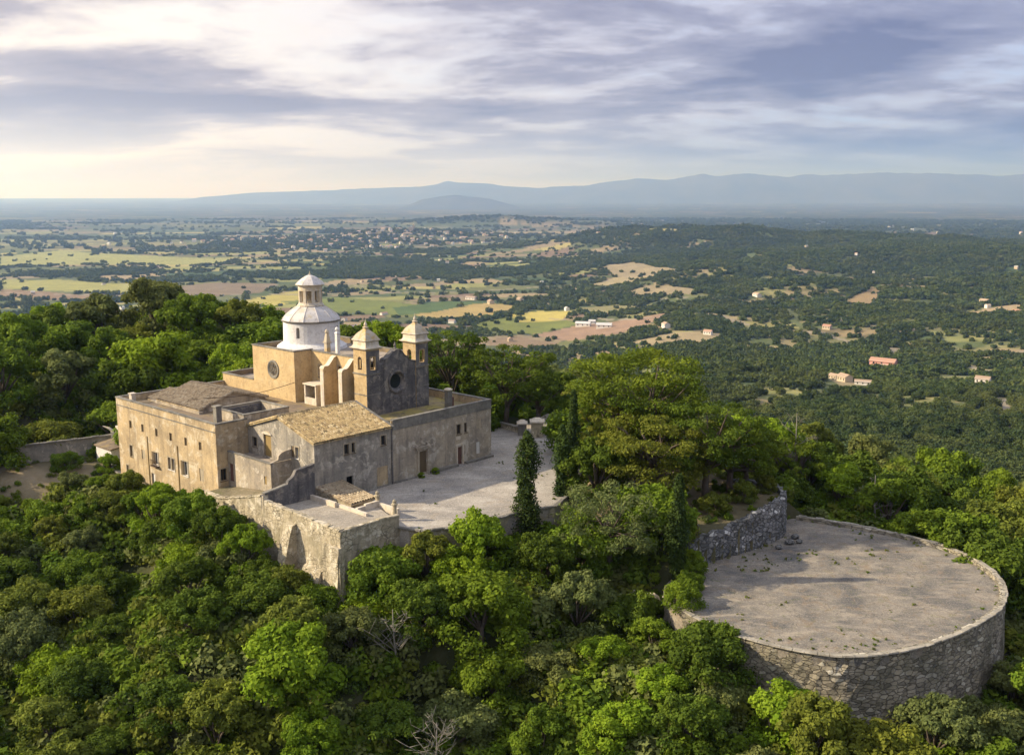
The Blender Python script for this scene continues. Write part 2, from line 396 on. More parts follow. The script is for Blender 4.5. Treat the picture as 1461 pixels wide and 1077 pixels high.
# ------------------------------------------------------------------ lay of the land
BLD = [W(-13.8, 33.2), W(-13.8, 11.2), W(-9.9, 11.2), W(-9.9, -.1), W(15.5, -.1), W(15.5, 14), W(12.5, 33.2)]
PLT = [W(-16.0, 12), W(-16.0, -11.7), W(-8.9, -11.7), W(-8.9, 12)]
PLAZA = [W(-9.2, -1), W(-9.0, -11.4), (-8.3, 86.8), (-4.2, 88.2), (.3, 92.0), (4.2, 94.2), (6.2, 99), (7.6, 106), (7.4, 114), (9.5, 124), (9.5, 133), (5, 137), (2.5, 131), (-1, 129), W(21, 9), W(15, 6), W(15, 1)]
MIR = [(13.2, 81.2), (15.0, 77.0), (17.9, 73.4), (21.0, 71.2), (24.6, 69.9), (28.6, 70.4), (32.7, 72.2), (37.6, 75.6), (41.6, 79.6), (43.7, 84.2), (43.9, 89.0), (42.6, 93.0), (40.2, 96.0), (37.5, 98.3), (34.0, 100.7), (30.6, 102.6), (28.9, 101.4), (28.1, 98.6), (26.9, 96.2), (22.5, 92.4), (17.0, 88.6), (14.2, 85.0)]
def inpoly(x, y, poly):
    c = np.zeros(np.shape(x), bool); n = len(poly); j = n-1
    for i in range(n):
        xi, yi = poly[i]; xj, yj = poly[j]
        if yi != yj: c ^= ((yi > y) != (yj > y)) & (x < (xj-xi)*(y-yi)/(yj-yi)+xi)
        j = i
    return c
def dpoly(x, y, poly):
    d = np.full(np.shape(x), 1e9); n = len(poly)
    for i in range(n):
        ax, ay = poly[i]; bx, by = poly[(i+1) % n]; ex, ey = bx-ax, by-ay
        tt = np.clip(((x-ax)*ex+(y-ay)*ey)/(ex*ex+ey*ey), 0, 1)
        d = np.minimum(d, np.hypot(x-ax-tt*ex, y-ay-tt*ey))
    return d
CP = np.array([(0, 20, -32), (0, 40, -26), (0, 56, -18), (-4, 70, -12.6), (18, 68, -9.3), (-25, 62, -17), (-45, 75, -14), (-60, 90, -13), (25, 56, -15.5), (28, 65, -11.6), (45, 60, -15.5), (56, 75, -13),
    (-15, 80, -6.4), (-22, 86, -6), (-24, 93, -4.5), (-30, 96, -3.6), (-46, 111, -2.8), (-58, 119, -2.6), (-54, 104, -6), (-40, 90, -10), (-5, 83, -4.0), (3, 87, -3.2), (8, 82, -8), (14, 75, -7.4),
    (9, 89, -4.5), (0, 100, -.1), (10, 104, -.2), (20, 104, -.4), (12, 120, -.5), (0, 125, 0), (-20, 125, 0), (-30, 140, 1), (-70, 142, 3), (-60, 172, 6), (-110, 172, 9), (-100, 130, 1), (-95, 100, -8),
    (-140, 200, 5), (-75, 203, 5), (-30, 175, 1), (0, 160, -4), (0, 200, -22), (-50, 240, -25), (-120, 260, -25), (36, 108, -6), (30, 122, -5), (52, 98, -9), (52, 84, -11), (65, 108, -14), (55, 130, -14),
    (90, 140, -26), (100, 110, -26), (30, 155, -14), (60, 175, -28), (82, 90, -20), (120, 180, -38), (24, 101, -.3), (16, 92, -.8), (22, 96, -.5), (12, 97, -.4), (-150, 120, -14), (-100, 60, -28), (90, 50, -28)], float)
def near_h(x, y):
    num = 0; den = 0
    for cx, cy, cz in CP:
        w_ = 1/((x-cx)**2+(y-cy)**2+9)**1.9
        num = num+w_*cz; den = den+w_
    return num/den
HILLS = [(720, 4250, 560, 420, 74), (300, 4350, 380, 300, 34), (1150, 3900, 600, 450, 56), (1900, 3500, 800, 500, 58), (760, 3050, 480, 380, 34), (1350, 2900, 600, 420, 46), (330, 3300, 350, 300, 24),
    (620, 2150, 420, 260, 34), (1150, 2100, 420, 300, 45), (-560, 5600, 420, 260, 48), (-900, 5300, 500, 300, 20), (-260, 8200, 900, 420, 66), (500, 8000, 900, 500, 26), (-1800, 9000, 900, 500, 26), (-3300, 8200, 1200, 500, 16), (2200, 6500, 900, 500, 35), (470, 2450, 200, 160, 22)]
def ground(x, y):
    x = np.asarray(x, float); y = np.asarray(y, float)
    D = np.hypot(x, y); az = np.arctan2(x, y)
    wr = sst(.02, .20, az)
    hl = np.interp(D, [0, 150, 220, 300, 420, 600, 900, 1300], [-10, -10, -26, -62, -105, -150, -188, -200])
    hr = np.interp(D, [0, 130, 200, 300, 450, 620, 900, 1400, 2200, 3200], [-12, -16, -38, -64, -84, -100, -128, -168, -192, -200])
    far = hl*(1-wr)+hr*wr
    far = far+(fbm(x/420, y/420, 3)-.5)*(14+50*wr)*sst(230, 700, D)*(1-sst(4500, 8000, D))
    for cx, cy, rx, ry, h in HILLS:
        q = ((x-cx)/rx)**2+((y-cy)/ry)**2
        far = far+h*np.exp(-q*1.3)*(.72+.56*fbm(x/260, y/260, 7))
    far = far+150*sst(12000, 50000, D)
    far = far+wr*14*sst(1200, 1800, D)*(1-sst(4000, 5500, D))*fbm(x/330+5, y/330, 21)*1.6
    k = sst(180, 290, D+.25*np.abs(x)*0)
    nh = near_h(x, y)+(fbm(x/9, y/9, 5)-.5)*1.3
    z = nh*(1-k)+far*k
    near = D < 300
    if np.any(near):
        xx = x[near]; yy = y[near]; zz = z[near]
        i = inpoly(xx, yy, BLD); zz = np.where(i, np.minimum(zz, -.3), zz)
        d = dpoly(xx, yy, PLAZA); ip = inpoly(xx, yy, PLAZA)
        zz = np.where(ip | (d < 1.2), np.minimum(zz, -.22), zz)
        ins = inpoly(xx, yy, PLT); zz = np.where(ins | (dpoly(xx, yy, PLT) < .6), np.minimum(zz, -4.2), zz)
        ins = inpoly(xx, yy, MIR); dm = dpoly(xx, yy, MIR)
        up = (xx < 29) & (yy > 84) & ~ins & (xx-yy < -58)
        zz = np.where(ins, np.minimum(zz, -5.2), zz)
        zz = np.where(~ins & ~up & (dm < 1.3), np.minimum(zz, -5.6), zz)
        z[near] = zz
    return z
def gh(x, y): return float(ground(np.array([x]), np.array([y]))[0])

# ---- fields and woods ------------------------------------------------------
def cells(x, y, sx, sy, rot, seed):
    c, s = math.cos(rot), math.sin(rot)
    X = (x*c+y*s)/sx+(fbm(x/900, y/900, 31, 2)-.5)*1.5; Y = (-x*s+y*c)/sy+(fbm(x/900+9, y/900, 33, 2)-.5)*1.5
    ix = np.floor(X); iy = np.floor(Y)
    f1 = np.full(X.shape, 9.); f2 = np.full(X.shape, 9.); cid = np.zeros(X.shape)
    for dx in (-1, 0, 1):
        for dy in (-1, 0, 1):
            gx, gy = ix+dx, iy+dy
            qx = gx+.15+.7*hsh(gx, gy, seed); qy = gy+.15+.7*hsh(gx, gy, seed+1)
            ddx = np.abs(X-qx); ddy = np.abs(Y-qy)
            d = np.maximum(ddx, ddy)*.75+(ddx+ddy)*.25
            m = d < f1
            f2 = np.where(m, f1, np.minimum(f2, d)); cid = np.where(m, hsh(gx, gy, seed+2), cid); f1 = np.where(m, d, f1)
    return cid, (f2-f1)
# real fields that stand out: corners on the plain, colour
PX = lambda x, y, z=-200.: ((x-730.5)/1420.4*((30-z)/math.tan(math.atan((y-538.5)/1420.4)+rad(10.275)))/1.0*math.cos(rad(10.275))*(1+math.tan(rad(10.275))*math.tan(math.atan((y-538.5)/1420.4)+rad(10.275))),
                            (30-z)/math.tan(math.atan((y-538.5)/1420.4)+rad(10.275)))
SPECIAL = [
    ([(300, 436), (360, 426), (430, 412), (455, 418), (400, 436), (340, 440)], (.44, .38, .11)),
    ([(400, 430), (480, 424), (560, 432), (640, 440), (600, 452), (480, 446)], (.18, .21, .06)),
    ([(238, 410), (300, 403), (400, 404), (370, 418), (300, 424), (230, 421)], (.24, .185, .125)),
    ([(265, 438), (340, 436), (400, 444), (440, 452), (380, 456), (290, 449)], (.26, .19, .12)),
    ([(200, 444), (300, 452), (420, 460), (470, 472), (330, 474), (210, 462)], (.085, .135, .055)),
    ([(590, 450), (640, 438), (700, 433), (745, 438), (700, 452), (640, 456)], (.42, .32, .13)),
    ([(560, 440), (640, 430), (690, 432), (620, 446), (570, 450)], (.10, .15, .055)),
    ([(670, 462), (720, 452), (800, 458), (830, 466), (760, 476), (700, 474)], (.19, .215, .06)),
    ([(725, 449), (770, 444), (822, 448), (800, 459), (740, 459)], (.50, .42, .12)),
    ([(760, 476), (830, 468), (950, 471), (945, 484), (880, 492), (810, 490)], (.33, .225, .155)),
    ([(690, 484), (740, 480), (800, 492), (760, 498), (700, 494)], (.27, .20, .13)),
    ([(900, 508), (960, 502), (1040, 506), (1010, 522), (930, 524)], (.36, .29, .17)),
    ([(0, 366), (90, 358), (200, 364), (330, 368), (320, 377), (120, 378), (0, 380)], (.33, .33, .12)),
    ([(0, 402), (80, 400), (220, 408), (200, 420), (60, 414), (0, 414)], (.34, .33, .11)),
    ([(0, 414), (60, 416), (150, 424), (120, 430), (0, 424)], (.27, .19, .12)),
    ([(860, 392), (900, 388), (1000, 408), (960, 414), (880, 404)], (.34, .28, .17)),
    ([(1150, 345), (1250, 340), (1330, 347), (1440, 346), (1461, 352), (1300, 356), (1180, 350)], (.30, .31, .15)),
]
SPECW = [([PX(*p) for p in q], c) for q, c in SPECIAL]
for zz, q, c in ((-180, [(835, 398), (880, 392), (940, 398), (930, 404), (860, 406)], (.36, .30, .17)), (-180, [(880, 412), (940, 408), (1000, 420), (985, 427), (905, 420)], (.33, .27, .16)), (-175, [(820, 426), (880, 424), (930, 433), (900, 440), (840, 436)], (.27, .25, .12)),
        (-165, [(1030, 440), (1090, 432), (1105, 437), (1060, 449), (1035, 448)], (.35, .28, .16)), (-150, [(1195, 418), (1245, 405), (1265, 410), (1235, 428), (1200, 428)], (.30, .22, .12)), (-150, [(1340, 430), (1461, 428), (1461, 440), (1370, 444)], (.36, .28, .17)),
        (-125, [(1180, 545), (1240, 538), (1250, 552), (1200, 560)], (.34, .28, .17)), (-100, [(1290, 578), (1400, 584), (1440, 600), (1380, 606), (1300, 592)], (.32, .27, .15)), (-130, [(1040, 548), (1110, 543), (1120, 552), (1060, 560)], (.33, .27, .15)),
        (-150, [(870, 486), (960, 498), (990, 494), (1060, 503), (1040, 510), (900, 500)], (.20, .20, .09)), (-170, [(1290, 396), (1400, 392), (1450, 398), (1380, 405), (1300, 404)], (.30, .29, .13)), (-130, [(1330, 515), (1430, 520), (1450, 530), (1350, 528)], (.25, .25, .11))):
    SPECW.append(([PX(a, b, zz) for a, b in q], c))
ROADS = [[(-900, 3300), (-620, 2900), (-300, 2500), (40, 2180), (420, 1980), (820, 1560), (1100, 1400)], [(70, 1900), (250, 1700), (420, 1500), (500, 1330), (470, 1150), (505, 960), (430, 760), (300, 600)], [(-1700, 2500), (-900, 2350), (-300, 2420), (300, 2700), (900, 2450), (1400, 2300)], [(500, 1330), (700, 1250), (900, 1050), (1050, 1000)]]
def droad(x, y):
    d = np.full(np.shape(x), 1e9)
    wx = x+(fbm(x/90, y/90, 211, 2)-.5)*60; wy = y+(fbm(x/90+5, y/90, 213, 2)-.5)*60
    for pl in ROADS:
        for (ax, ay), (bx, by) in zip(pl, pl[1:]):
            ex, ey = bx-ax, by-ay; tt = np.clip(((wx-ax)*ex+(wy-ay)*ey)/(ex*ex+ey*ey), 0, 1); d = np.minimum(d, np.hypot(wx-ax-tt*ex, wy-ay-tt*ey))
    return d
def forest(x, y):
    D = np.hypot(x, y); az = np.arctan2(x, y); wr = sst(.02, .16, az)
    n = fbm(x/430, y/430, 41, 4); n2 = fbm(x/120, y/120, 47, 4)
    f = sst(.60-.06*sst(2500, 5000, D), .66-.06*sst(2500, 5000, D), n*.75+n2*.25)*(1-wr)+sst(.49, .535, n*.35+n2*.65)*wr
    f = np.maximum(f, wr*sst(2300, 2700, D)*(1-sst(4200, 4700, D))*sst(.42, .50, n*.4+n2*.6))
    f = np.maximum(f, (1-sst(380, 620, D))*sst(.36, .46, n2))
    for cx, cy, rx, ry, h in HILLS:
        if h > 45: f = np.maximum(f, sst(.35, .6, np.exp(-(((x-cx)/rx)**2+((y-cy)/ry)**2)))*sst(.28, .38, n2))
    op = sst(.515, .555, fbm(x/110+.3*y/110, y/48, 151, 4))*(D < 5200)*(D > 330)*(1-wr*sst(2000, 2400, D))
    f = f*(1-op*(.35+.57*sst(0.0, .1, az)))
    sp = np.zeros(np.shape(x), bool)
    for q, c in SPECW: sp |= inpoly(x, y, q)
    return np.where(sp, 0, f)
PAL = np.array([(.085, .115, .045), (.12, .14, .055), (.30, .30, .11), (.36, .28, .16), (.24, .17, .115), (.075, .115, .05), (.17, .18, .075), (.30, .24, .15), (.11, .13, .06), (.21, .21, .085), (.40, .35, .14), (.10, .13, .055)])
def ground_col(x, y):
    D = np.hypot(x, y); az = np.arctan2(x, y)
    a, ea = cells(x, y, 165, 95, .35, 60); b, eb = cells(x, y, 520, 330, .2, 70); c_, ec = cells(x, y, 75, 55, -.2, 80)
    wr = sst(.04, .18, az)
    k = sst(4200, 6500, D)
    ca = PAL[np.minimum((a*12).astype(int), 11)]; cb = PAL[np.minimum((b*12).astype(int), 11)]*.85+.02
    cc = PAL[np.minimum((c_*12).astype(int), 11)]
    col = ca*(1-k[:, None])+cb*k[:, None]
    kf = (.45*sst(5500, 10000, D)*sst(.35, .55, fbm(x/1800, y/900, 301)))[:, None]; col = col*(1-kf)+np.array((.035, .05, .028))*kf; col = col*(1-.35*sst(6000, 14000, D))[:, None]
    m = (wr*(D < 2600) > .5)
    scrub = np.stack([.10+.20*sst(.5, .62, fbm(x/60, y/40, 91)), .115+.14*sst(.5, .62, fbm(x/60, y/40, 91)), .048+.07*sst(.5, .62, fbm(x/60, y/40, 91))], 1)
    col = np.where(m[:, None], cc*.6+scrub*.55, col)
    e = np.where(k > .5, eb, ea)
    hedge = (1-sst(.015, .05, e))*.75
    col = col*(1-hedge[:, None])+np.array((.06, .08, .035))*hedge[:, None]
    rows = .93+.14*fbm(x/14, y/50, 55, 3); col = col*rows[:, None]
    for q, c in SPECW:
        i = inpoly(x, y, q); col[i] = np.array(c)*(.85+.3*fbm(x[i]/40, y[i]/25, 57, 3))[:, None]
    f = forest(x, y)*.92
    fc = np.array((.046, .062, .024))*(.7+.6*fbm(x/18, y/30, 95, 3))[:, None]
    col = col*(1-f[:, None])+fc*f[:, None]
    rd = ((1-sst(2.5, 5.5, droad(x, y)))*.85)[:, None]; col = col*(1-rd)+np.array((.36, .31, .24))*rd
    # the hill round the monastery
    kn = 1-sst(200, 330, D)
    g1 = sst(.5, .66, fbm(x/6, y/6, 97)); hc = np.array((.05, .06, .024))[None]*(1-g1[:, None])+np.array((.085, .08, .04))[None]*g1[:, None]
    gd = np.exp(-(((x+55)/10)**2+((y-115)/6)**2)*1.2)+1.2*np.exp(-(((x-16)/12)**2+((y-101)/9)**2))
    gd = np.clip(gd*(.4+1.2*fbm(x/4, y/4, 99)), 0, 1)[:, None]
    hc = hc*(1-gd)+np.array((.31, .25, .16))*gd
    col = col*(1-kn[:, None])+hc*kn[:, None]
    return col

def sheet():
    az = np.concatenate([np.linspace(-.62, .62, 1150), np.linspace(.62, 2*math.pi-.62, 46)[1:-1]])
    r = np.concatenate([[12.], np.geomspace(30, 7200, 640), np.geomspace(7200, 68000, 90)[1:]])
    A, Rr = np.meshgrid(az, r); x = (Rr*np.sin(A)).ravel(); y = (Rr*np.cos(A)).ravel()
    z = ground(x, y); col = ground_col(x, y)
    na, nr = len(az), len(r)
    j, i = np.meshgrid(np.arange(nr-1), np.arange(na), indexing='ij'); i2 = (i+1) % na
    q = np.stack([j*na+i, j*na+i2, (j+1)*na+i2, (j+1)*na+i], -1).reshape(-1, 4)[:, ::-1]
    nv = len(x); x = np.append(x, 0); y = np.append(y, 0); z = np.append(z, -34.)
    me = bpy.data.meshes.new('ground'); me.vertices.add(nv+1); me.vertices.foreach_set('co', np.stack([x, y, z], 1).ravel())
    tri = np.array([(nv, (k+1) % na, k) for k in range(na)])
    me.loops.add(q.size+tri.size); me.loops.foreach_set('vertex_index', np.concatenate([q.ravel(), tri.ravel()]).astype(np.int32))
    me.polygons.add(len(q)+len(tri)); st = np.concatenate([np.arange(len(q))*4, len(q)*4+np.arange(len(tri))*3]); me.polygons.foreach_set('loop_start', st.astype(np.int32))
    me.update(); me.validate()
    at = me.color_attributes.new('land', 'FLOAT_COLOR', 'POINT')
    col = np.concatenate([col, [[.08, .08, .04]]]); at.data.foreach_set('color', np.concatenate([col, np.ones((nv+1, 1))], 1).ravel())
    me.polygons.foreach_set('use_smooth', [True]*len(me.polygons))
    t = NT('land'); a = t.n('ShaderNodeAttribute'); a.attribute_name = 'land'; c = t.coord(kind='pos')
    colr = t.mix(.45, a.outputs['Color'], t.ramp(t.noise(c, .9, 6, .75), [(.25, .35), (.75, 1)]), 'MULTIPLY')
    colr = t.mix(.5, colr, t.ramp(t.noise(t.coord((1, .35, 1), 'pos'), .035, 8, .75), [(.3, .45), (.7, 1.0)]), 'MULTIPLY')
    me.materials.append(t.done(colr, .97, t.bump(t.noise(c, .8, 5, .7), .6, .25), .1))
    o = bpy.data.objects.new('ground', me); COL.objects.link(o); tag(o, kind='structure')
sheet()

def mountains():
    # long ridges on the far side of the plain
    xs = [-13500, -9500, -7500, -6000, -4000, -2900, -1800, -800, 0, 900, 1900, 2900, 4000, 4700, 5600, 6600, 7600, 9000, 11000, 14000, 19000]
    def one(name, D, prof, depth, seed, rough):
        nx, ny = 420, 26
        X = np.linspace(-.62*D, .72*D, nx); T = np.linspace(-1, 1, ny)
        gx, gt = np.meshgrid(X, T)
        h = np.interp(gx/D*1420.4+730.5, [p[0] for p in prof], [(281-p[1])/1420.4*D-60 for p in prof])
        pr = np.clip(1-np.abs(gt)**1.35, 0, 1)
        zz = -215+(h+215)*pr*(1-rough*.5+rough*fbm(gx/900, gt*3, seed, 5))
        yy = D+gt*depth+fbm(gx/3000, gx*0, seed+3, 3)*800
        v = np.stack([gx, yy, zz], -1).reshape(-1, 3)
        f = [(j*nx+i, j*nx+i+1, (j+1)*nx+i+1, (j+1)*nx+i) for j in range(ny-1) for i in range(nx-1)]
        me = bpy.data.meshes.new(name); me.from_pydata([tuple(p) for p in v], [], f); me.update()
        me.polygons.foreach_set('use_smooth', [True]*len(me.polygons))
        t = NT('mountain_land'); c = t.coord((.001, .001, .001), 'pos')
        me.materials.append(t.done(t.ramp(t.noise(c, 1.2, 8, .7), [(.35, (.04, .055, .06)), (.65, (.09, .095, .09))]), 1, None, .1))
        o = bpy.data.objects.new(name, me); COL.objects.link(o); tag(o, kind='structure')
    one('mountains', 30000, [(-400, 296), (150, 293), (250, 284), (300, 276), (380, 270), (480, 267), (560, 264), (600, 261), (640, 256), (700, 260), (760, 262), (840, 261), (900, 252), (960, 251), (1000, 246), (1060, 243), (1120, 247), (1200, 245), (1300, 241), (1400, 244), (1500, 242), (1900, 255)], 3200, 101, .3)
    one('hills', 19000, [(-400, 320), (520, 320), (570, 290), (600, 279), (650, 272), (700, 278), (740, 288), (800, 320), (1900, 320)], 1500, 131, .4)
mountains()

hz = MB().box(-80000, 80000, -80000, 90000, -420, 1120)
t = NT('air'); v = t.n('ShaderNodeVolumePrincipled'); v.inputs['Color'].default_value = (.34, .54, 1, 1); v.inputs['Absorption Color'].default_value = (1, 1, 1, 1); v.inputs['Density'].default_value = 6.2e-5; v.inputs['Anisotropy'].default_value = .5
t.l(v.outputs[0], t.out.inputs['Volume'])
tag(hz.build('haze', t.m), kind='stuff')

# ------------------------------------------------------------------ buildings
def wall(mb, p0, p1, z0, z1, ops=(), depth=.28, ztop=None):
    """one outside wall plane from p0 to p1 (outside on the right of the direction) with real openings"""
    L = math.hypot(p1[0]-p0[0], p1[1]-p0[1]); d = ((p1[0]-p0[0])/L, (p1[1]-p0[1])/L); n = (d[1], -d[0])
    P = lambda s, z, k=0: (p0[0]+d[0]*s-n[0]*k, p0[1]+d[1]*s-n[1]*k, z)
    ss = sorted({0, L, *[o[0] for o in ops], *[o[1] for o in ops]}); zs = sorted({z0, z1, *[o[2] for o in ops], *[o[3] for o in ops]})
    for a, b in zip(ss, ss[1:]):
        for c, e in zip(zs, zs[1:]):
            ms, mz = (a+b)/2, (c+e)/2
            if any(o[0] < ms < o[1] and o[2] < mz < o[3] for o in ops): continue
            mb.quad(P(a, c), P(b, c), P(b, e), P(a, e))
    for a, b, c, e in ops:
        mb.quad(P(a, c), P(a, e), P(a, e, depth), P(a, c, depth)); mb.quad(P(b, c), P(b, c, depth), P(b, e, depth), P(b, e))
        mb.quad(P(a, c), P(a, c, depth), P(b, c, depth), P(b, c)); mb.quad(P(a, e), P(b, e), P(b, e, depth), P(a, e, depth))
def opening(e, p0, p1, op, kind='window', depth=.22, sill=True, shutter=None):
    """frame + pane, or door leaf, set back in an opening of the wall p0->p1"""
    L = math.hypot(p1[0]-p0[0], p1[1]-p0[1]); d = ((p1[0]-p0[0])/L, (p1[1]-p0[1])/L); n = (d[1], -d[0])
    a, b, c, z = op
    o = off(e)
    def bx(mb, s0, s1, z0, z1, k0, k1):
        vs = []
        for zz in (z0, z1):
            for kk in (k0, k1):
                for s in (s0, s1): vs.append((p0[0]+d[0]*s-n[0]*kk, p0[1]+d[1]*s-n[1]*kk, zz))
        mb.add(vs, [(0, 2, 3, 1), (4, 5, 7, 6), (0, 1, 5, 4), (1, 3, 7, 5), (3, 2, 6, 7), (2, 0, 4, 6)])
    if kind in ('window', 'white_window', 'green_window'):
        fm = {'window': M['wood'], 'white_window': M['white_paint'], 'green_window': M['white_paint']}[kind]
        f = MB(o); t_ = .06
        bx(f, a, a+t_, c, z, depth-.06, depth); bx(f, b-t_, b, c, z, depth-.06, depth)
        bx(f, a+t_, b-t_, c, c+t_, depth-.06, depth); bx(f, a+t_, b-t_, z-t_, z, depth-.06, depth)
        if b-a > .7: bx(f, (a+b)/2-.03, (a+b)/2+.03, c+t_, z-t_, depth-.055, depth)
        if sill: bx(f, a-.08, b+.08, c-.08, c-.002, -.07, depth)
        w_ = f.build('window', fm, e)
        g_ = MB(o); bx(g_, a, b, c, z, depth+.002, depth+.03); g_.build('pane', M['glass'], w_)
        if b-a > .45 and z-c > .8:
            q_ = MB(o); k_ = .13; bx(q_, a-k_, a-.002, c-k_*.2, z+k_, -.035, -.003); bx(q_, b+.002, b+k_, c-k_*.2, z+k_, -.035, -.003); bx(q_, a-.002, b+.002, z+.002, z+k_, -.034, -.003); q_.build('surround', M['blocked'], w_)
        if kind == 'green_window' or shutter:
            s_ = MB(o)
            bx(s_, a-.42, a-.02, c, z, -.05, -.005); s_.build('shutter', M['wood'], w_)
        return w_
    if kind == 'door':
        f = MB(o); bx(f, a, b, c, z, depth-.05, depth); k = f.build('door', shutter or M['wood'], e)
        h = MB(o); bx(h, b-.2, b-.12, (c+z)/2-.1, (c+z)/2+.05, depth-.08, depth-.052); h.build('handle', M['iron'], k); return k
    if kind == 'blocked':
        f = MB(o); bx(f, a, b, c, z, depth*.3, depth*.3+.03); return f.build('blocked_window', shutter or M['blocked'], e)
    if kind == 'void':
        f = MB(o); bx(f, a, b, c, z, depth+.3, depth+.33); return f.build('opening', M['void'], e)
def ring(mb, poly, z0, z1, th, out=0.0, skip=()):
    """parapet ring along a ccw polygon edge list, th thick inwards, out = overhang"""
    n = len(poly)
    for i in range(n):
        if i in skip: continue
        (ax, ay), (bx_, by) = poly[i], poly[(i+1) % n]
        L = math.hypot(bx_-ax, by-ay); dx, dy = (bx_-ax)/L, (by-ay)/L; nx, ny = dy, -dx
        q = [(ax+nx*out-dx*out, ay+ny*out-dy*out), (bx_+nx*out-dx*th, by+ny*out-dy*th), (bx_-nx*th-dx*th, by-ny*th-dy*th), (ax-nx*th-dx*out, ay-ny*th-dy*out)]
        mb.prism(q, z0, z1)
def tileroof(p00, p10, p11, p01, sp=.30, course=.45, amp=.085, seed=1):
    """eave p00->p10, ridge p01->p11"""
    rr = random.Random(seed)
    e = Vector(p10)-Vector(p00); up = Vector(p01)-Vector(p00); L = e.length; T = up.length
    nr = max(2, int(L/sp)); nc = max(2, int(T/course)); ns = nr*6
    nrm = e.cross(up).normalized()
    if nrm.z < 0: nrm = -nrm
    jit = [[rr.uniform(-.014, .014) for _ in range(nc+1)] for _ in range(nr+1)]
    vs = []; fs = []
    for c in range(nc):
        for half in (0, 1):
            tt = (c+half*.999)/nc
            for s in range(ns+1):
                k = s/ns; a = Vector(p00).lerp(Vector(p10), k).lerp(Vector(p01).lerp(Vector(p11), k), tt)
                h = abs(math.sin(math.pi*s/6))*amp*2-amp*.3+(.035 if half == 0 else 0)+jit[min(nr, s//6)][c]+.05*math.sin(k*L*.9+seed)*math.sin(tt*3.1)
                vs.append(tuple(a+nrm*h+up.normalized()*(rr.uniform(-.035, .035) if half == 0 else 0)))
    w_ = ns+1
    for j in range(2*nc-1):
        for s in range(ns): fs.append((j*w_+s, j*w_+s+1, (j+1)*w_+s+1, (j+1)*w_+s))
    return vs, fs
def roofpart(name, e, quads, mat, th=.12, **k):
    mb = pmb(e); o = off(e)
    for i, q in enumerate(quads):
        vs, fs = tileroof(*q, seed=i+3, **k); mb.add(vs, fs)
        p = [Vector(v) for v in q]; dn = Vector((0, 0, -.05)); d2 = Vector((0, 0, -.05-th))
        mb.add([tuple(v+dn) for v in p]+[tuple(v+d2) for v in p], [(0, 1, 2, 3), (7, 6, 5, 4), (0, 4, 5, 1), (1, 5, 6, 2), (2, 6, 7, 3), (3, 7, 4, 0)])
    return mb.build(name, mat, e, fix=False)
def capstones(name, e, pts, w_, h, mat, step=.8, seed=0, z_under=True):
    """line of coping stones following a polyline of (u,v,z) points"""
    rr = random.Random(seed); mb = pmb(e) if e.name in OFFS else MB(e.location)
    for a, b in zip(pts, pts[1:]):
        A, B = Vector(a), Vector(b); L = (B-A).length; n = max(1, int(L/step)); d = (B-A).normalized(); s = Vector((d.y, -d.x, 0)).normalized()
        for i in range(n):
            p = A.lerp(B, i/n); q = A.lerp(B, (i+1)/n)-d*rr.uniform(.01, .05); ww = w_*rr.uniform(.88, 1.12)/2; dz = rr.uniform(-.04, .05); sh = s*rr.uniform(-.04, .04)
            vs = []
            for zz in (0.0, h+dz):
                tp = .85 if zz else 1
                for c in (p, q):
                    for sg in (-1, 1): vs.append(tuple(c+sh+s*(sg*ww*tp)+Vector((0, 0, zz+(rr.uniform(-.02, .02) if zz else 0)))))
            mb.add(vs, [(0, 2, 3, 1), (4, 5, 7, 6), (0, 1, 5, 4), (1, 3, 7, 5), (3, 2, 6, 7), (2, 0, 4, 6)])
    return mb.build(name, mat, e)

# ---- long ochre wing -------------------------------------------------------
e = bthing('dormitory_wing', 'long ochre three storey wing with small square windows under a flat brown roof', 'building', -13.64, 22)
w1 = pmb(e)
pA, pB = (-13.64, 33.0), (-13.64, 11.54)
S = lambda v, w_, z0, h: (33-v-w_/2, 33-v+w_/2, z0, z0+h)
top = [S(v, .58, 3.7, .9) for v in (29.8, 27.0, 23.85, 20.75, 17.6, 14.7)]
r2 = [S(30.05, .6, .3, 1.35)]; gr = [S(24.3, .95, .35, 1.45), S(17.95, 1.0, .3, 1.6)]; wh = [S(21.35, .55, .4, 1.35), S(20.55, .6, .4, 1.35)]
lo = [S(31.2, .5, -1.85, .95)]; dr = [S(25.2, .8, -3.0, 2.2)]; bl = [S(27.2, .8, .5, 1.1), S(14.7, .9, .3, 1.4), S(14.6, .7, -2.3, 1.2)]
wall(w1, pA, pB, -6.5, 6.9, top+r2+gr+wh+lo+dr+bl)
cA, cB = (-13.64, 11.54), (-9.83, 11.54)
ew = [(.35, 1.1, .85, 2.15)]
wall(w1, cA, cB, -6.5, 6.9, ew)
wall(w1, (12.2, 33), (-13.64, 33), -6.5, 6.9)
wall(w1, (-9.83, 11.54), (2.3, 11.54), -.5, 6.3)
w1.build('wall', M['ochre'], e)
for o_ in top: opening(e, pA, pB, o_, 'blocked', depth=.45, shutter=M['wood'])
for o_ in r2+lo: opening(e, pA, pB, o_, 'window')
for o_ in gr: opening(e, pA, pB, o_, 'green_window')
for o_ in wh: opening(e, pA, pB, o_, 'white_window')
for o_ in bl: opening(e, pA, pB, o_, 'blocked')
opening(e, pA, pB, dr[0], 'door', shutter=M['white_paint'])
opening(e, cA, cB, ew[0], 'window')
b_ = pmb(e); b_.box(-14.05, -13.642, 23.6, 25.0, .18, .3)
for k in range(9): b_.box(-14.03, -14.0, 23.62+k*.165, 23.65+k*.165, .3, .95)
b_.box(-14.04, -13.99, 23.6, 25.0, .95, 1.0); b_.build('balcony', M['iron'], e)
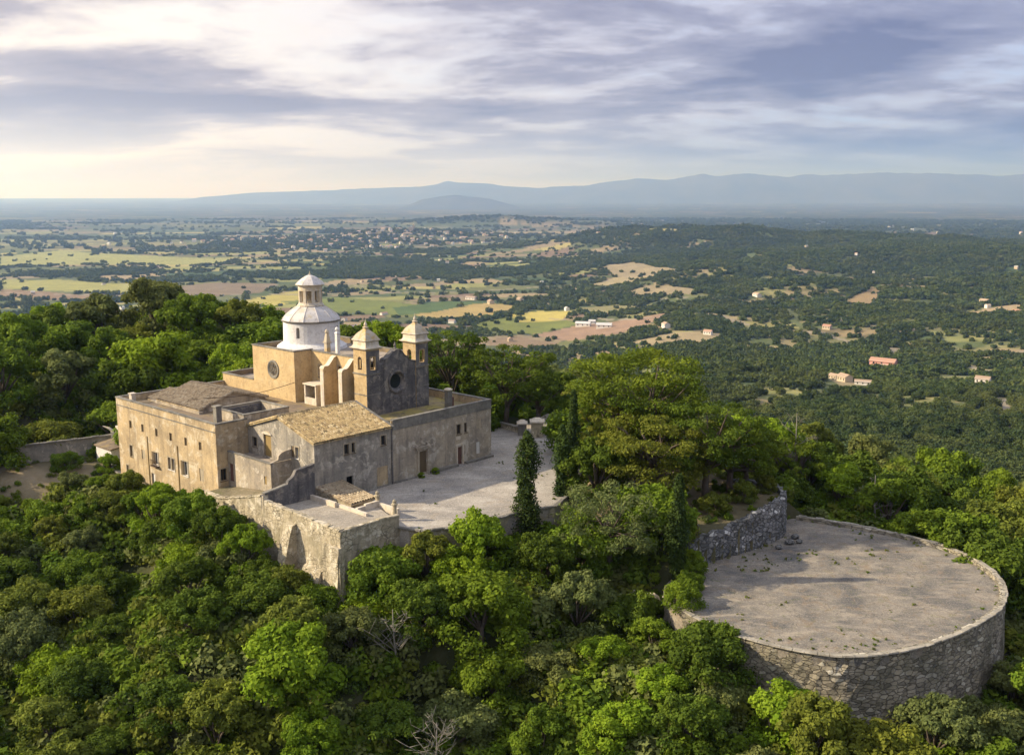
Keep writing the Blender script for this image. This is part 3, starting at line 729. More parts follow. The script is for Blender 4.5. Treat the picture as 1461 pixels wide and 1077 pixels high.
for v_, z_ in ((26.0, 3.4), (19.4, 3.2)):
    m_ = pmb(e); m_.tube([(-13.70, v_, 3.4), (-13.70, v_, -3)], .045); m_.build('drainpipe', M['wood_ochre'], e)
m_ = pmb(e); m_.slabu([(33.0, 2.9), (33.7, 3.2), (33.7, 3.4), (33.0, 3.5)], -13.6, -12.9); m_.slabu([(33.05, 2.6), (33.15, 2.6), (33.6, 3.15), (33.5, 3.15)], -13.3, -13.2); m_.build('bracket', M['cornice'], e)
f_ = pmb(e)
f_.prism([(-13.4, 32.75), (-13.4, 11.8), (2.2, 11.8), (2.2, 32.75)], 6.0, 6.3)
f_.build('roof', M['flat_brown'], e)
c_ = pmb(e)
c_.box(-13.70, -13.32, 11.48, 33.06, 6.905, 7.04); c_.box(-13.32, -9.83, 11.48, 11.85, 6.905, 7.04); c_.box(-13.32, 2.0, 32.7, 33.06, 6.905, 7.04)
c_.build('coping', M['coping'], e)
m_ = pmb(e); m_.box(-13.34, -13.32, 11.86, 32.7, 6.3, 6.9); m_.box(-13.3, 2.0, 32.68, 32.7, 6.3, 6.9); m_.box(-13.3, -9.83, 11.85, 11.87, 6.3, 6.9)
m_.build('parapet', M['ochre'], e)
m_ = pmb(e); m_.box(-13.69, -13.642, 11.6, 32.95, 6.05, 6.16); m_.build('string_course', M['coping'], e)
# tiled roof block on it
h_ = pmb(e)
h_.slabv([(-10.1, 6.3), (-10.1, 6.75), (-6.0, 8.1), (-1.6, 6.9), (-1.6, 6.3)], 20.35, 29.0); h_.box(-10.6, -10.1, 19.8, 30.6, 6.301, 6.55)
h_.build('attic', M['beige_plaster'], e)
roofpart('tiled_roof', e, [((-10.5, 29.4, 6.72), (-10.5, 20.1, 6.72), (-5.95, 20.1, 8.22), (-5.95, 29.4, 8.22)), ((-1.3, 20.1, 6.92), (-1.3, 29.4, 6.92), (-5.95, 29.4, 8.22), (-5.95, 20.1, 8.22)),
    ((-10.3, 32.2, 6.45), (-10.3, 29.5, 6.45), (-7.2, 29.5, 7.3), (-7.2, 32.2, 7.3))], M['tile_brown'])
m_ = pmb(e); m_.box(-11.9, -11.25, 14.1, 14.75, 6.3, 8.1); k_ = m_.build('chimney', M['coping'], e)
m_ = pmb(e); m_.box(-12.0, -11.15, 14.0, 14.85, 8.1, 8.25); m_.build('chimney_cap', M['coping'], k_)
m_ = pmb(e); m_.box(-12.6, -12.1, 31.2, 31.8, 6.3, 7.35); m_.box(-12.68, -12.02, 31.12, 31.88, 7.35, 7.45); m_.build('chimney', M['cornice'], e)

# ---- roofless court on the roof -------------------------------------------
e = bthing('roof_court', 'roofless square court of low walls with a dark mossy inside, between the roofs', 'courtyard', -7.3, 13.8, 6.3)
q = [(-10.2, 11.6), (-4.5, 11.6), (-4.5, 16.9), (-10.2, 16.9)]
m_ = pmb(e); ring(m_, q, 6.301, 7.35, .28); m_.build('wall', M['beige_plaster'], e)
m_ = pmb(e); ring(m_, q, 7.352, 7.46, .32, .05); m_.build('coping', M['coping'], e)
m_ = pmb(e)
m_.box(-9.9, -4.8, 16.4, 16.6, 6.31, 7.2); m_.box(-9.9, -4.8, 11.9, 16.4, 6.302, 6.36); m_.build('inner_wall', M['dark_stone'], e)

# ---- gabled house ----------------------------------------------------------
e = bthing('gabled_house', 'grey plastered house with a lichen yellow gabled tile roof', 'house', -9.83, 0)
m_ = pmb(e)
g0, g1 = (-9.83, 11.54), (-9.83, 0); F0, F1 = (-9.83, 0), (0.05, 0)
GS = lambda v0, v1, z0, z1: (11.54-v1, 11.54-v0, z0, z1)
gw = [GS(9.85, 10.75, 4.15, 5.2)]; gd = [GS(7.3, 8.65, 3.45, 5.8)]; gw2 = [GS(2.55, 3.1, 4.2, 5.35), GS(3.35, 3.8, 4.2, 5.35)]
wall(m_, g0, g1, -1.2, 6.25, gw+gd+gw2)
m_.add([(-9.83, 11.54, 6.25), (-9.83, 0, 6.25), (-9.83, 5.85, 7.95)], [(0, 1, 2)])
FS = lambda u0, u1, z0, z1: (u0+9.83, u1+9.83, z0, z1)
fw = [FS(-6.15, -5.5, 4.35, 5.4), FS(-5.2, -4.75, 4.35, 5.4), FS(-1.3, -.65, 4.4, 5.45)]; fd = [FS(-5.95, -5.05, .7, 2.0)]; fb = [FS(-1.95, -.45, .1, 2.15)]
wall(m_, F0, F1, -1.2, 6.25, fw+fd+fb)
m_.add([(0.05, 11.54, 6.25), (0.05, 0, 6.25), (0.05, 5.85, 7.95)], [(0, 1, 2)]); wall(m_, (.05, 0), (.05, 11.5), 5, 6.25)
m_.build('wall', M['grey_plaster'], e)
opening(e, g0, g1, gw[0], 'window'); opening(e, g0, g1, gd[0], 'door', shutter=M['wood_ochre'])
opening(e, g0, g1, gw2[1], 'blocked', shutter=M['wood']); opening(e, g0, g1, gw2[0], 'white_window')
for o_ in fw: opening(e, F0, F1, o_, 'window')
opening(e, F0, F1, fd[0], 'void'); opening(e, F0, F1, fb[0], 'blocked', depth=.1, shutter=M['ochre'])
# shell hood over the gable door
m_ = pmb(e)
prof = [(7.975+.85*math.cos(a), 5.85+.32*math.sin(a)) for a in np.linspace(0, math.pi, 9)]
m_.slabu(prof, -9.95, -9.835); m_.build('door_hood', M['cornice'], e)
roofpart('roof', e, [((-10.05, -.22, 6.22), (.02, -.22, 6.22), (.02, 5.85, 8.06), (-10.05, 5.85, 8.06)), ((.02, 11.75, 6.25), (-10.05, 11.75, 6.25), (-10.05, 5.85, 8.06), (.02, 5.85, 8.06))], M['tile'])
m_ = pmb(e); m_.tube([(-10.05, 5.85, 8.12), (.02, 5.85, 8.12)], .14, 8); m_.build('ridge_tiles', M['tile'], e)
m_ = pmb(e); m_.slabu([(-.3, 6.1), (5.85, 8.02), (5.85, 8.2), (-.3, 6.3)], .02, .3); m_.build('verge', M['coping'], e)
m_ = pmb(e); m_.tube([(.12, -.08, 6.1), (.12, -.08, .05)], .07, 6); m_.build('drainpipe', M['dark_stone'], e)

# ---- entrance wing ---------------------------------------------------------
e = bthing('entrance_wing', 'two storey entrance wing with carved portal facing the forecourt and mossy flat roof', 'building', .05, 0)
m_ = pmb(e)
E0, E1 = (.3, 0), (15.4, 0)
ES = lambda u0, u1, z0, z1: (u0-.3, u1-.3, z0, z1)
pd = ES(4.0, 5.2, .25, 2.7); d2 = ES(9.9, 10.65, .02, 2.1); wn = [ES(9.75, 10.5, 3.6, 4.75), ES(11.0, 11.45, 3.6, 4.75)]; bw = [ES(12.97, 13.8, 3.7, 4.9), ES(12.94, 13.55, .75, 2.15)]
wall(m_, E0, E1, -1.2, 6.75, [pd, d2]+wn+bw)
Q0, Q1 = (15.4, 0), (15.4, 14); sw = [(3, 3.8, 3.5, 4.7), (8, 8.8, 3.5, 4.7)]
wall(m_, Q0, Q1, -1.2, 6.75, sw); wall(m_, (15.4, 14), (11.3, 14), -1.2, 6.75)
m_.build('wall', M['beige_plaster'], e)
opening(e, E0, E1, pd, 'door'); opening(e, E0, E1, d2, 'door', shutter=M['wood_red'])
for o_ in wn: opening(e, E0, E1, o_, 'window')
opening(e, E0, E1, bw[0], 'blocked', depth=.2); opening(e, E0, E1, bw[1], 'blocked', depth=.25, shutter=M['white_paint'])
for o_ in sw: opening(e, Q0, Q1, o_, 'window')
m_ = pmb(e); m_.box(.35, 15.1, .25, 13.7, 5.75, 5.95); m_.build('roof', M['flat_moss'], e)
m_ = pmb(e); m_.box(.35, 15.1, .25, .35, 5.95, 6.75); m_.box(15.02, 15.12, .35, 13.7, 5.95, 6.75); m_.build('parapet', M['ochre'], e)
m_ = pmb(e); m_.box(.3, 15.46, -.07, .38, 6.752, 6.88); m_.box(15.0, 15.46, .38, 13.9, 6.752, 6.88); k_ = m_.build('coping', M['coping'], e)
m_ = pmb(e); m_.box(.3, 15.46, -.055, -.003, 5.75, 5.88); m_.box(.3, 15.44, -.03, -.003, 5.88, 6.75); m_.build('cornice', M['coping'], e)
m_ = pmb(e)   # portal: jambs, lintel, broken pediment with crest
m_.box(3.72, 3.99, -.12, -.003, .02, 2.95); m_.box(5.21, 5.48, -.12, -.003, .02, 2.95); m_.box(3.5, 5.7, -.22, -.003, 2.95, 3.2); m_.box(3.35, 5.85, -.3, -.003, 3.2, 3.32)
m_.slabv([(3.5, 3.32), (4.1, 3.32), (4.1, 3.6)], -.2, -.003); m_.slabv([(5.1, 3.32), (5.7, 3.32), (5.1, 3.6)], -.2, -.003)
m_.box(4.3, 4.9, -.1, -.003, 3.45, 4.2); m_.box(4.2, 5.0, -.14, -.003, 4.2, 4.3)
m_.build('portal', M['beige_plaster'], e)
m_ = pmb(e); m_.box(9.72, 9.88, -.06, -.003, .02, 2.3); m_.box(10.67, 10.85, -.06, -.003, .02, 2.3); m_.box(9.6, 10.95, -.08, -.003, 2.3, 2.5); m_.box(9.6, 10.3, -.09, -.003, 3.0, 3.35)
m_.build('door_surround', M['cornice'], e)
for a_, b_, c_, d_ in ((5.6, 9.6, .5, .32), (10.95, 15.4, .45, .26), (.4, 3.4, .35, .12)):
    m_ = pmb(e); m_.box(a_, b_, -c_, -.003, -.1, d_); m_.build('bench', M['coping'], e)
m_ = pmb(e); m_.box(11.3, 11.95, 2.9, 3.5, 5.95, 8.05); k_ = m_.build('chimney', M['coping'], e)
m_ = pmb(e); m_.lathe(11.62, 3.2, [(.5, 8.05), (.52, 8.15), (.3, 8.28)], 12); m_.build('chimney_cap', M['cornice'], k_)
m_ = pmb(e); m_.box(12.2, 12.9, 3.6, 4.2, 5.95, 7.0); m_.build('roof_hatch', M['wood_red'], e)

# ---- church ----------------------------------------------------------------
e = bthing('church', 'ochre church with white domed drum and two bell towers beside a dark scrolled front', 'church', 6.5, 17)
m_ = pmb(e)
N0, N1 = (3.0, 17.5), (3.0, 8.3)
nw = [(17.5-16.1, 17.5-15.6, 9.2, 10.6), (17.5-12.4, 17.5-11.9, 9.6, 10.9)]
wall(m_, N0, N1, 5.0, 12.15, nw)
T0, T1 = (.6, 26.0), (.6, 17.5)
wall(m_, T0, T1, 5.0, 12.25)
wall(m_, (.6, 17.5), (3.0, 17.5), 5.0, 12.25); wall(m_, (3.0, 26), (.6, 26), 7.0, 12.25)
C0, C1 = (.6, 33.0), (.6, 26.0); cs = [(3.05, 3.45, 5.3, 6.35), (5.05, 5.45, 5.15, 6.25)]
wall(m_, C0, C1, -6, 7.95, cs); wall(m_, (12.2, 33), (.6, 33), -6, 7.95)
wall(m_, (10.3, 8.3), (10.3, 17.5), 5, 12.15); wall(m_, (12.4, 17.5), (12.4, 26), -3, 12.25); wall(m_, (10.3, 17.5), (12.4, 17.5), -3, 12.25)
wall(m_, (12.4, 26), (3, 26), 6, 12.25); wall(m_, (12.2, 26), (12.2, 33), -6, 7.95)
m_.build('wall', M['ochre_church'], e)
for o_ in cs: opening(e, C0, C1, o_, 'blocked', depth=.4, shutter=M['wood_ochre'])
for o_ in nw: opening(e, N0, N1, o_, 'window')
m_ = pmb(e); m_.box(3.1, 10.2, 8.3, 17.6, 11.5, 11.72); m_.box(.9, 12.1, 17.8, 25.7, 11.5, 11.7); m_.box(.9, 11.9, 26.05, 32.7, 7.2, 7.4); m_.build('roof', M['flat_pale'], e)
m_ = pmb(e)
for bx_ in ((3.25, 3.3, 8.5, 17.75, 11.72, 12.15), (.85, .9, 17.8, 25.7, 11.7, 12.25), (.9, 12.1, 25.65, 25.7, 11.7, 12.25), (.85, 3.2, 17.75, 17.8, 11.7, 12.25), (.85, .9, 26.05, 32.7, 7.4, 7.95), (.9, 11.9, 32.7, 32.75, 7.4, 7.95), (12.05, 12.1, 17.8, 25.65, 11.7, 12.25), (10.0, 10.05, 8.5, 17.8, 11.72, 12.15)): m_.box(*bx_)
m_.build('parapet', M['flat_brown'], e)
m_ = pmb(e)
for bx_ in ((2.93, 3.28, 8.42, 17.43, 12.152, 12.27), (.52, .88, 17.43, 26.07, 12.252, 12.38), (.88, 3.28, 17.43, 17.78, 12.253, 12.379), (.88, 12.47, 25.7, 26.07, 12.252, 12.38), (12.1, 12.47, 17.43, 25.7, 12.252, 12.38), (.52, .88, 26.07, 33.07, 7.952, 8.08), (.88, 12.2, 32.72, 33.07, 7.952, 8.08), (10.02, 10.37, 8.4, 17.43, 12.152, 12.27)): m_.box(*bx_)
m_.build('coping', M['coping'], e)
# rose window in the transept wall
def rose(name, e, u, v, z, r, along, out, ringm, panem):
    n = 32; mb = pmb(e); vs = []; fs = []
    def P(rr, a, k):
        c_, s_ = rr*math.cos(a), rr*math.sin(a)
        return (u+out[0]*k+along[0]*c_, v+out[1]*k+along[1]*c_, z+s_)
    prof = [(r, .0), (r, .10), (r*.86, .12), (r*.78, .05), (r*.72, .07), (r*.66, .0)]
    for rr, k in prof:
        for i in range(n): vs.append(P(rr, 2*math.pi*i/n, k))
    for j in range(len(prof)-1):
        for i in range(n): fs.append((j*n+i, j*n+(i+1) % n, (j+1)*n+(i+1) % n, (j+1)*n+i))
    mb.add(vs, fs); o = mb.build(name, ringm, e)
    pm = pmb(e); pm.add([P(r*.7, 2*math.pi*i/n, .012) for i in range(n)]+[P(r*.7, 2*math.pi*i/n, .002) for i in range(n)], [tuple(range(n)), tuple(range(2*n-1, n-1, -1))]+[(i, (i+1) % n, n+(i+1) % n, n+i) for i in range(n)])
    pm.build('pane', panem, o)
    tr = pmb(e)
    for i in range(8):
        a = 2*math.pi*i/8; tr.tube([P(r*.15, a, .04), P(r*.67, a, .04)], .035, 5)
        tr.tube([P(r*.45+r*.14*math.cos(b), a+.33*math.sin(b), .04) for b in np.linspace(0, 2*math.pi, 9)], .025, 4)
    tr.tube([P(r*.17, b, .04) for b in np.linspace(0, 2*math.pi, 13)], .04, 5); tr.build('tracery', ringm, o)
rose('rose_window', e, .6, 21.75, 9.75, 1.12, (0, -1, 0), (-1, 0), M['coping'], M['wood'])
# buttresses with curled tops
for v_ in (12.9, 9.55):
    prof = [(3.0, 6.0), (1.1, 6.0), (1.1, 10.75), (1.2, 10.95), (1.45, 11.0), (1.7, 10.98), (1.95, 11.1), (2.25, 11.45), (2.6, 11.85), (3.0, 12.0)]
    m_ = pmb(e); m_.slabv(prof, v_-.26, v_+.36); k_ = m_.build('buttress', M['ochre_church'], e)
    cp_ = [(1.03, 10.76), (1.15, 11.0), (1.45, 11.08), (1.7, 11.06), (1.95, 11.18), (2.25, 11.53), (2.6, 11.93), (2.98, 12.08), (2.98, 12.0), (2.6, 11.86), (2.25, 11.46), (1.95, 11.11), (1.7, 10.99), (1.45, 11.01), (1.2, 10.96), (1.1, 10.76)]
    m_ = pmb(e); m_.slabv(cp_, v_-.32, v_+.42); m_.build('coping', M['cornice'], k_)
    m_ = pmb(e); m_.box(1.055, 1.1, v_-.26, v_+.36, 6.2, 10.74); m_.build('facing', M['cornice'], k_)
# little lean-to in the corner
m_ = pmb(e); m_.box(.95, 3.0, 14.0, 14.2, 5.9, 8.6); m_.box(.95, 3.0, 16.0, 16.25, 5.9, 8.6); m_.box(.95, 1.15, 14.2, 16.0, 5.9, 7.1); m_.box(.8, 3.0, 13.85, 16.35, 8.6, 8.75); m_.build('lean_to', M['cornice'], e)
m_ = pmb(e); m_.box(2.2, 2.3, 14.2, 16.0, 6.0, 8.55); m_.build('opening', M['void'], e)
# facade
m_ = pmb(e)
prof = [(3.95, 5.4), (3.95, 11.55), (4.35, 11.6), (4.6, 11.75), (4.75, 12.05), (5.0, 12.15), (5.3, 12.2), (5.6, 12.45), (5.95, 12.75), (6.3, 12.95), (6.65, 13.0), (7.0, 12.95), (7.35, 12.7), (7.6, 12.35), (7.85, 12.15), (8.15, 12.05), (8.3, 11.75), (8.7, 11.5), (9.35, 11.42), (9.35, 5.4)]
m_.slabv(prof, 6.25, 6.95); fo = m_.build('facade', M['dark_stone'], e)
cm = pmb(e); n = 28; r_ = 1.12
cm.add([(6.5+r_*math.cos(2*math.pi*i/n), y_, 9.4+r_*math.sin(2*math.pi*i/n)) for y_ in (6.0, 6.7) for i in range(n)], [(i, (i+1) % n, n+(i+1) % n, n+i) for i in range(n)]+[tuple(range(n-1, -1, -1)), tuple(range(n, 2*n))])
bcut(fo, cm)
m_ = pmb(e); vs = []; n = 32
pr = [(1.34, 6.24), (1.34, 6.14), (1.2, 6.1), (1.08, 6.16), (1.0, 6.4), (.8, 6.6)]
for rr, k in pr:
    for i in range(n): a = 2*math.pi*i/n; vs.append((6.5+rr*math.cos(a), k, 9.4+rr*math.sin(a)))
m_.add(vs, [(j*n+i, j*n+(i+1) % n, (j+1)*n+(i+1) % n, (j+1)*n+i) for j in range(len(pr)-1) for i in range(n)]); k_ = m_.build('rose_window', M['dark_stone'], e)
m_ = pmb(e); m_.add([(6.5+.95*math.cos(2*math.pi*i/n), y_, 9.4+.95*math.sin(2*math.pi*i/n)) for y_ in (6.58, 6.66) for i in range(n)], [(i, (i+1) % n, n+(i+1) % n, n+i) for i in range(n)]+[tuple(range(n-1, -1, -1)), tuple(range(n, 2*n))]); m_.build('pane', M['glass'], k_)
m_ = pmb(e)
for (a, b), (c_, d_) in zip(prof[1:-2], prof[2:-1]):
    m_.add([(a, y_, b+.0) for y_ in (6.15, 7.02)]+[(c_, y_, d_+.0) for y_ in (6.15, 7.02)]+[(a, y_, b+.1) for y_ in (6.15, 7.02)]+[(c_, y_, d_+.1) for y_ in (6.15, 7.02)], [(0, 1, 3, 2), (4, 6, 7, 5), (0, 4, 5, 1), (2, 3, 7, 6), (0, 2, 6, 4), (1, 5, 7, 3)])
m_.build('coping', M['dark_stone'], e)
m_ = pmb(e); m_.lathe(6.6, 6.6, [(.22, 13.05), (.25, 13.15), (.1, 13.3), (.17, 13.5), (.06, 13.75), (.02, 13.95)], 8); m_.build('finial', M['coping'], e)
# bell towers
def tower(u0, u1, v0, v1):
    cx, cy = (u0+u1)/2, (v0+v1)/2; hx, hy = (u1-u0)/2, (v1-v0)/2
    m_ = pmb(e); m_.box(u0, u1, v0+.0, v1, 5.4, 10.66)
    tw = m_.build('bell_tower', M['shaft_stone'], e)
    m_ = pmb(e); m_.box(u0+.02, u1-.02, v0-.05, v0-.002, 5.42, 10.6); m_.build('stone_facing', M['dark_stone'], tw)
    m_ = pmb(e); m_.box(u0-.08, u1+.08, v0-.1, v1+.08, 10.662, 10.8); m_.build('string_course', M['coping'], tw)
    m_ = pmb(e); m_.box(u0-.05, u1+.05, v0-.08, v1+.05, 8.35, 8.45); m_.build('string_course', M['coping'], tw)
    m_ = pmb(e); m_.box(u0+.02, u1-.02, v0+.02, v1-.02, 10.802, 13.38); bf = m_.build('belfry', M['shaft_stone'], tw)
    c1 = pmb(e); c1.box(u0+.3, u1-.3, v0+.3, v1-.3, 10.95, 13.1); bcut(bf, c1)
    for ax in (0, 1):
        c1 = pmb(e); w_ = .32 if ax else .36
        pr = [(-w_, 11.15), (w_, 11.15), (w_, 12.3)]+[(w_*math.cos(a), 12.3+w_*math.sin(a)) for a in np.linspace(.3, math.pi-.3, 6)]+[(-w_, 12.3)]
        if ax: c1.slabv([(cx+a, b) for a, b in pr], v0-1, v1+1)
        else: c1.slabu([(cy+a, b) for a, b in pr], u0-1, u1+1)
        bcut(bf, c1)
    m_ = pmb(e); m_.box(u0+.03, u0+.5, v0-.03, v0+.018, 10.81, 13.3); m_.box(u1-.5, u1-.03, v0-.03, v0+.018, 10.81, 13.3); m_.box(u0+.5, u1-.5, v0-.03, v0+.018, 12.68, 13.3); m_.box(u0+.5, u1-.5, v0-.03, v0+.018, 10.81, 11.14); m_.build('belfry_facing', M['dark_stone'], tw)
    m_ = pmb(e)
    st = [(13.382, 0), (13.46, .1), (13.58, .3), (13.66, .3), (13.72, .1), (13.9, -.02), (14.3, -.05), (14.42, .1), (14.5, .12), (14.56, .0)]
    for (za, a), (zb, b) in zip(st, st[1:]): m_.frus(cx, cy, za, hx+a, hy+a, zb, hx+b, hy+b, caps=(za < 13.4 or zb > 14.55))
    m_.build('cornice', M['cornice'], tw)
    m_ = pmb(e)
    st = [(14.562, 1.04), (14.68, .96), (14.85, .88), (15.05, .76), (15.25, .60), (15.42, .42), (15.58, .26), (15.72, .17)]
    for (za, a), (zb, b) in zip(st, st[1:]): m_.frus(cx, cy, za, hx*a, hy*a, zb, hx*b, hy*b, caps=(za < 14.6 or zb > 15.7))
    k_ = m_.build('roof', M['cap_roof'], tw)
    m_ = pmb(e); m_.lathe(cx, cy, [(.2, 15.7), (.32, 15.78), (.32, 15.88), (.13, 15.94), (.2, 16.06), (.17, 16.2), (.07, 16.4), (.02, 16.75)], 10); m_.build('finial', M['cornice'], k_)
    return cx, cy
tc = [tower(2.03, 3.95, 6.18, 8.4), tower(9.35, 11.3, 6.18, 8.4)]
# dome
dc = (6.6, 22.1)
m_ = pmb(e)
m_.lathe(*dc, [(4.3, 11.705), (4.2, 12.05), (3.75, 12.35), (3.45, 12.5), (3.42, 15.0), (3.3, 15.02)], 48); dr_ = m_.build('drum', M['whitewash'], e, smooth=False)
c1 = pmb(e)
for a_ in (rad(205), rad(300), rad(25), rad(120)):
    cxx, cyy = dc[0]+3.4*math.cos(a_), dc[1]+3.4*math.sin(a_)
    w_ = .24; d = (math.cos(a_), math.sin(a_)); tq = (-d[1], d[0]); pr = [(-w_, 13.2), (w_, 13.2), (w_, 14.3)]+[(w_*math.cos(b), 14.3+w_*math.sin(b)) for b in np.linspace(.4, math.pi-.4, 5)]+[(-w_, 14.3)]
    n = len(pr); c1.add([(cxx+tq[0]*p+d[0]*k, cyy+tq[1]*p+d[1]*k, z) for k in (-.35, .5) for p, z in pr], [(i, (i+1) % n, n+(i+1) % n, n+i) for i in range(n)]+[tuple(range(n-1, -1, -1)), tuple(range(n, 2*n))])
bcut(dr_, c1)
for a_ in (rad(205), rad(300)):
    d = (math.cos(a_), math.sin(a_)); tq = (-d[1], d[0]); m_ = pmb(e); cxx, cyy = dc[0]+3.1*d[0], dc[1]+3.1*d[1]
    m_.add([(cxx+tq[0]*p+d[0]*k, cyy+tq[1]*p+d[1]*k, z) for k in (-.0, .03) for p, z in ((-.22, 13.22), (.22, 13.22), (.22, 14.45), (-.22, 14.45))], [(0, 1, 2, 3), (7, 6, 5, 4), (0, 4, 5, 1), (1, 5, 6, 2), (2, 6, 7, 3), (3, 7, 4, 0)]); m_.build('window', M['coping'], dr_)
m_ = pmb(e); m_.lathe(*dc, [(3.42, 15.022), (3.62, 15.1), (3.66, 15.2), (3.5, 15.24)], 48); m_.build('cornice', M['coping'], e)
m_ = pmb(e); m_.lathe(*dc, [(3.6, 15.242), (3.35, 15.58), (3.0, 15.92), (2.5, 16.32), (2.0, 16.65), (1.65, 16.85)], 12, rad(8)); k_ = m_.build('dome', M['dome_roof'], e)
m_ = pmb(e)
for i in range(12):
    a_ = rad(8)+2*math.pi*i/12; m_.tube([(dc[0]+r*math.cos(a_), dc[1]+r*math.sin(a_), z-.01) for r, z in ((3.6, 15.24), (3.35, 15.58), (3.0, 15.92), (2.5, 16.32), (2.0, 16.65), (1.65, 16.85))], .05, 5)
m_.build('rib', M['dome_roof'], k_)
# lantern
m_ = pmb(e); m_.lathe(*dc, [(1.62, 16.852), (1.65, 17.0), (1.52, 17.05), (1.45, 17.25), (1.45, 17.3)], 24); ln = m_.build('lantern', M['cornice'], e)
n = 8
m_ = pmb(e)
for i in range(n):
    a_ = 2*math.pi*(i+.5)/n; c_, s_ = math.cos(a_), math.sin(a_); cxx, cyy = dc[0]+1.25*c_, dc[1]+1.25*s_
    vs = [(cxx+c_*k-s_*q_, cyy+s_*k+c_*q_, z) for z in (17.302, 18.75) for k, q_ in ((-.16, -.17), (.16, -.19), (.16, .19), (-.16, .17))]
    m_.add(vs, [(3, 2, 1, 0), (4, 5, 6, 7), (0, 1, 5, 4), (1, 2, 6, 5), (2, 3, 7, 6), (3, 0, 4, 7)])
m_.build('pier', M['cornice'], ln)
m_ = pmb(e); m_.lathe(*dc, [(1.46, 18.752), (1.46, 19.3), (1.58, 19.36), (1.8, 19.46), (1.8, 19.52)], 24); m_.lathe(*dc, [(.9, 17.302), (.9, 17.5)], 12); m_.build('entablature', M['cornice'], ln)
m_ = pmb(e); m_.lathe(*dc, [(.55, 17.5), (.55, 18.75)], 10); m_.build('core', M['ochre'], ln)
m_ = pmb(e); m_.lathe(*dc, [(1.82, 19.522), (1.5, 19.85), (1.05, 20.2), (.6, 20.48), (.2, 20.62), (.05, 20.65)], 8, rad(22)); m_.build('roof', M['dome_roof'], ln)
m_ = pmb(e); m_.lathe(*dc, [(.1, 20.63), (.14, 20.75), (.05, 20.85), (.04, 21.1)], 8); m_.build('finial', M['cap_roof'], ln)
# little bellcote and whitewashed pinnacle on the nave roof
m_ = pmb(e); m_.box(3.6, 4.15, 15.2, 15.7, 11.72, 13.2); m_.box(3.5, 4.25, 15.1, 15.8, 13.2, 13.35); m_.frus(3.87, 15.45, 13.35, .3, .28, 14.3, .14, .14); m_.lathe(3.87, 15.45, [(.16, 14.3), (.25, 14.45), (.2, 14.65), (.05, 14.8)], 10); m_.build('bellcote', M['cap_roof'], e)
m_ = pmb(e); m_.box(4.2, 4.6, 14.0, 14.4, 11.72, 14.4); m_.frus(4.4, 14.2, 14.4, .26, .26, 14.6, .1, .1); m_.lathe(4.4, 14.2, [(.02, 14.58), (.22, 14.75), (.24, 14.9), (.16, 15.05), (.02, 15.12)], 10); m_.build('pinnacle', M['whitewash'], e)
m_ = pmb(e); m_.box(8.6, 9.0, 15.2, 16.8, 11.72, 13.4); m_.build('orange_wall', M['ochre'], e)
# bells
for i, (cx, cy) in enumerate(tc):
    be = bthing('bell', ('dark bronze bell hanging in the bell tower nearer the gabled house', 'dark bronze bell hanging in the farther bell tower by the entrance wing roof')[i], 'bell', cx, cy, 11.5, 'church bells')
    m_ = pmb(be); m_.lathe(cx, cy, [(.38, 11.55), (.36, 11.6), (.27, 11.8), (.22, 12.1), (.16, 12.22), (.03, 12.26)], 16); m_.build('bell_body', M['bronze'], be, smooth=True)
    m_ = pmb(be); m_.box(cx-.8, cx+.8, cy-.05, cy+.05, 12.262, 12.36); m_.build('headstock', M['wood'], be)

# ---- low annex, stepped wall, terrace --------------------------------------
e = bthing('annex', 'low cream annex with roof terrace and dark red door beside the long ochre wing', 'annex', -12.35, 7)
m_ = pmb(e)
A0, A1 = (-12.35, 11.53), (-12.35, 3.8)
ad_ = [(.1, .95, .75, 2.7)]; aw = [(6.5, 6.95, 1.65, 2.5)]
wall(m_, A0, A1, -4, 3.9, ad_+aw); wall(m_, (-12.35, 3.8), (-9.84, 3.8), -4, 3.9)
m_.build('wall', M['beige_plaster'], e)
opening(e, A0, A1, ad_[0], 'door', shutter=M['wood_red']); opening(e, A0, A1, aw[0], 'blocked', shutter=M['wood_ochre'])
m_ = pmb(e); m_.box(-12.1, -9.84, 4.05, 11.5, 3.1, 3.3); m_.build('roof', M['flat_pale'], e)
m_ = pmb(e); m_.box(-12.12, -12.1, 4.05, 11.5, 3.3, 3.9); m_.box(-12.1, -9.84, 4.03, 4.05, 3.3, 3.9); m_.build('parapet', M['beige_plaster'], e)
m_ = pmb(e); m_.box(-12.42, -12.05, 3.74, 11.5, 3.902, 4.0); m_.build('coping', M['coping'], e)
m_ = pmb(e)
pr = [(-12.3, 4.01), (-9.84, 4.01), (-9.84, 5.0), (-10.4, 4.98), (-11.0, 4.85), (-11.35, 4.6), (-11.45, 4.2)]
m_.slabv(pr, 3.79, 4.02); m_.build('stair_parapet', M['beige_plaster'], e)

e = bthing('stepped_wall', 'dark grey stepped boundary wall climbing to the corner of the gabled house', 'wall', -13, 0)
m_ = pmb(e)
pr = [(-15.79, -3), (-9.85, -3), (-9.85, 4.2), (-10.3, 4.1), (-11.3, 4.0), (-12.0, 3.95), (-12.2, 3.6), (-12.45, 3.3), (-12.9, 3.1), (-13.05, 2.75), (-13.6, 2.6), (-14.6, 2.5), (-15.4, 2.4), (-15.79, 2.2)]
m_.slabv(pr, .003, .42); m_.build('wall', M['dark_stone'], e)
capstones('coping', e, [(-15.7, .21, 2.38), (-14.6, .21, 2.5), (-13.1, .21, 2.68)], .5, .07, M['coping'], .6, 1); 

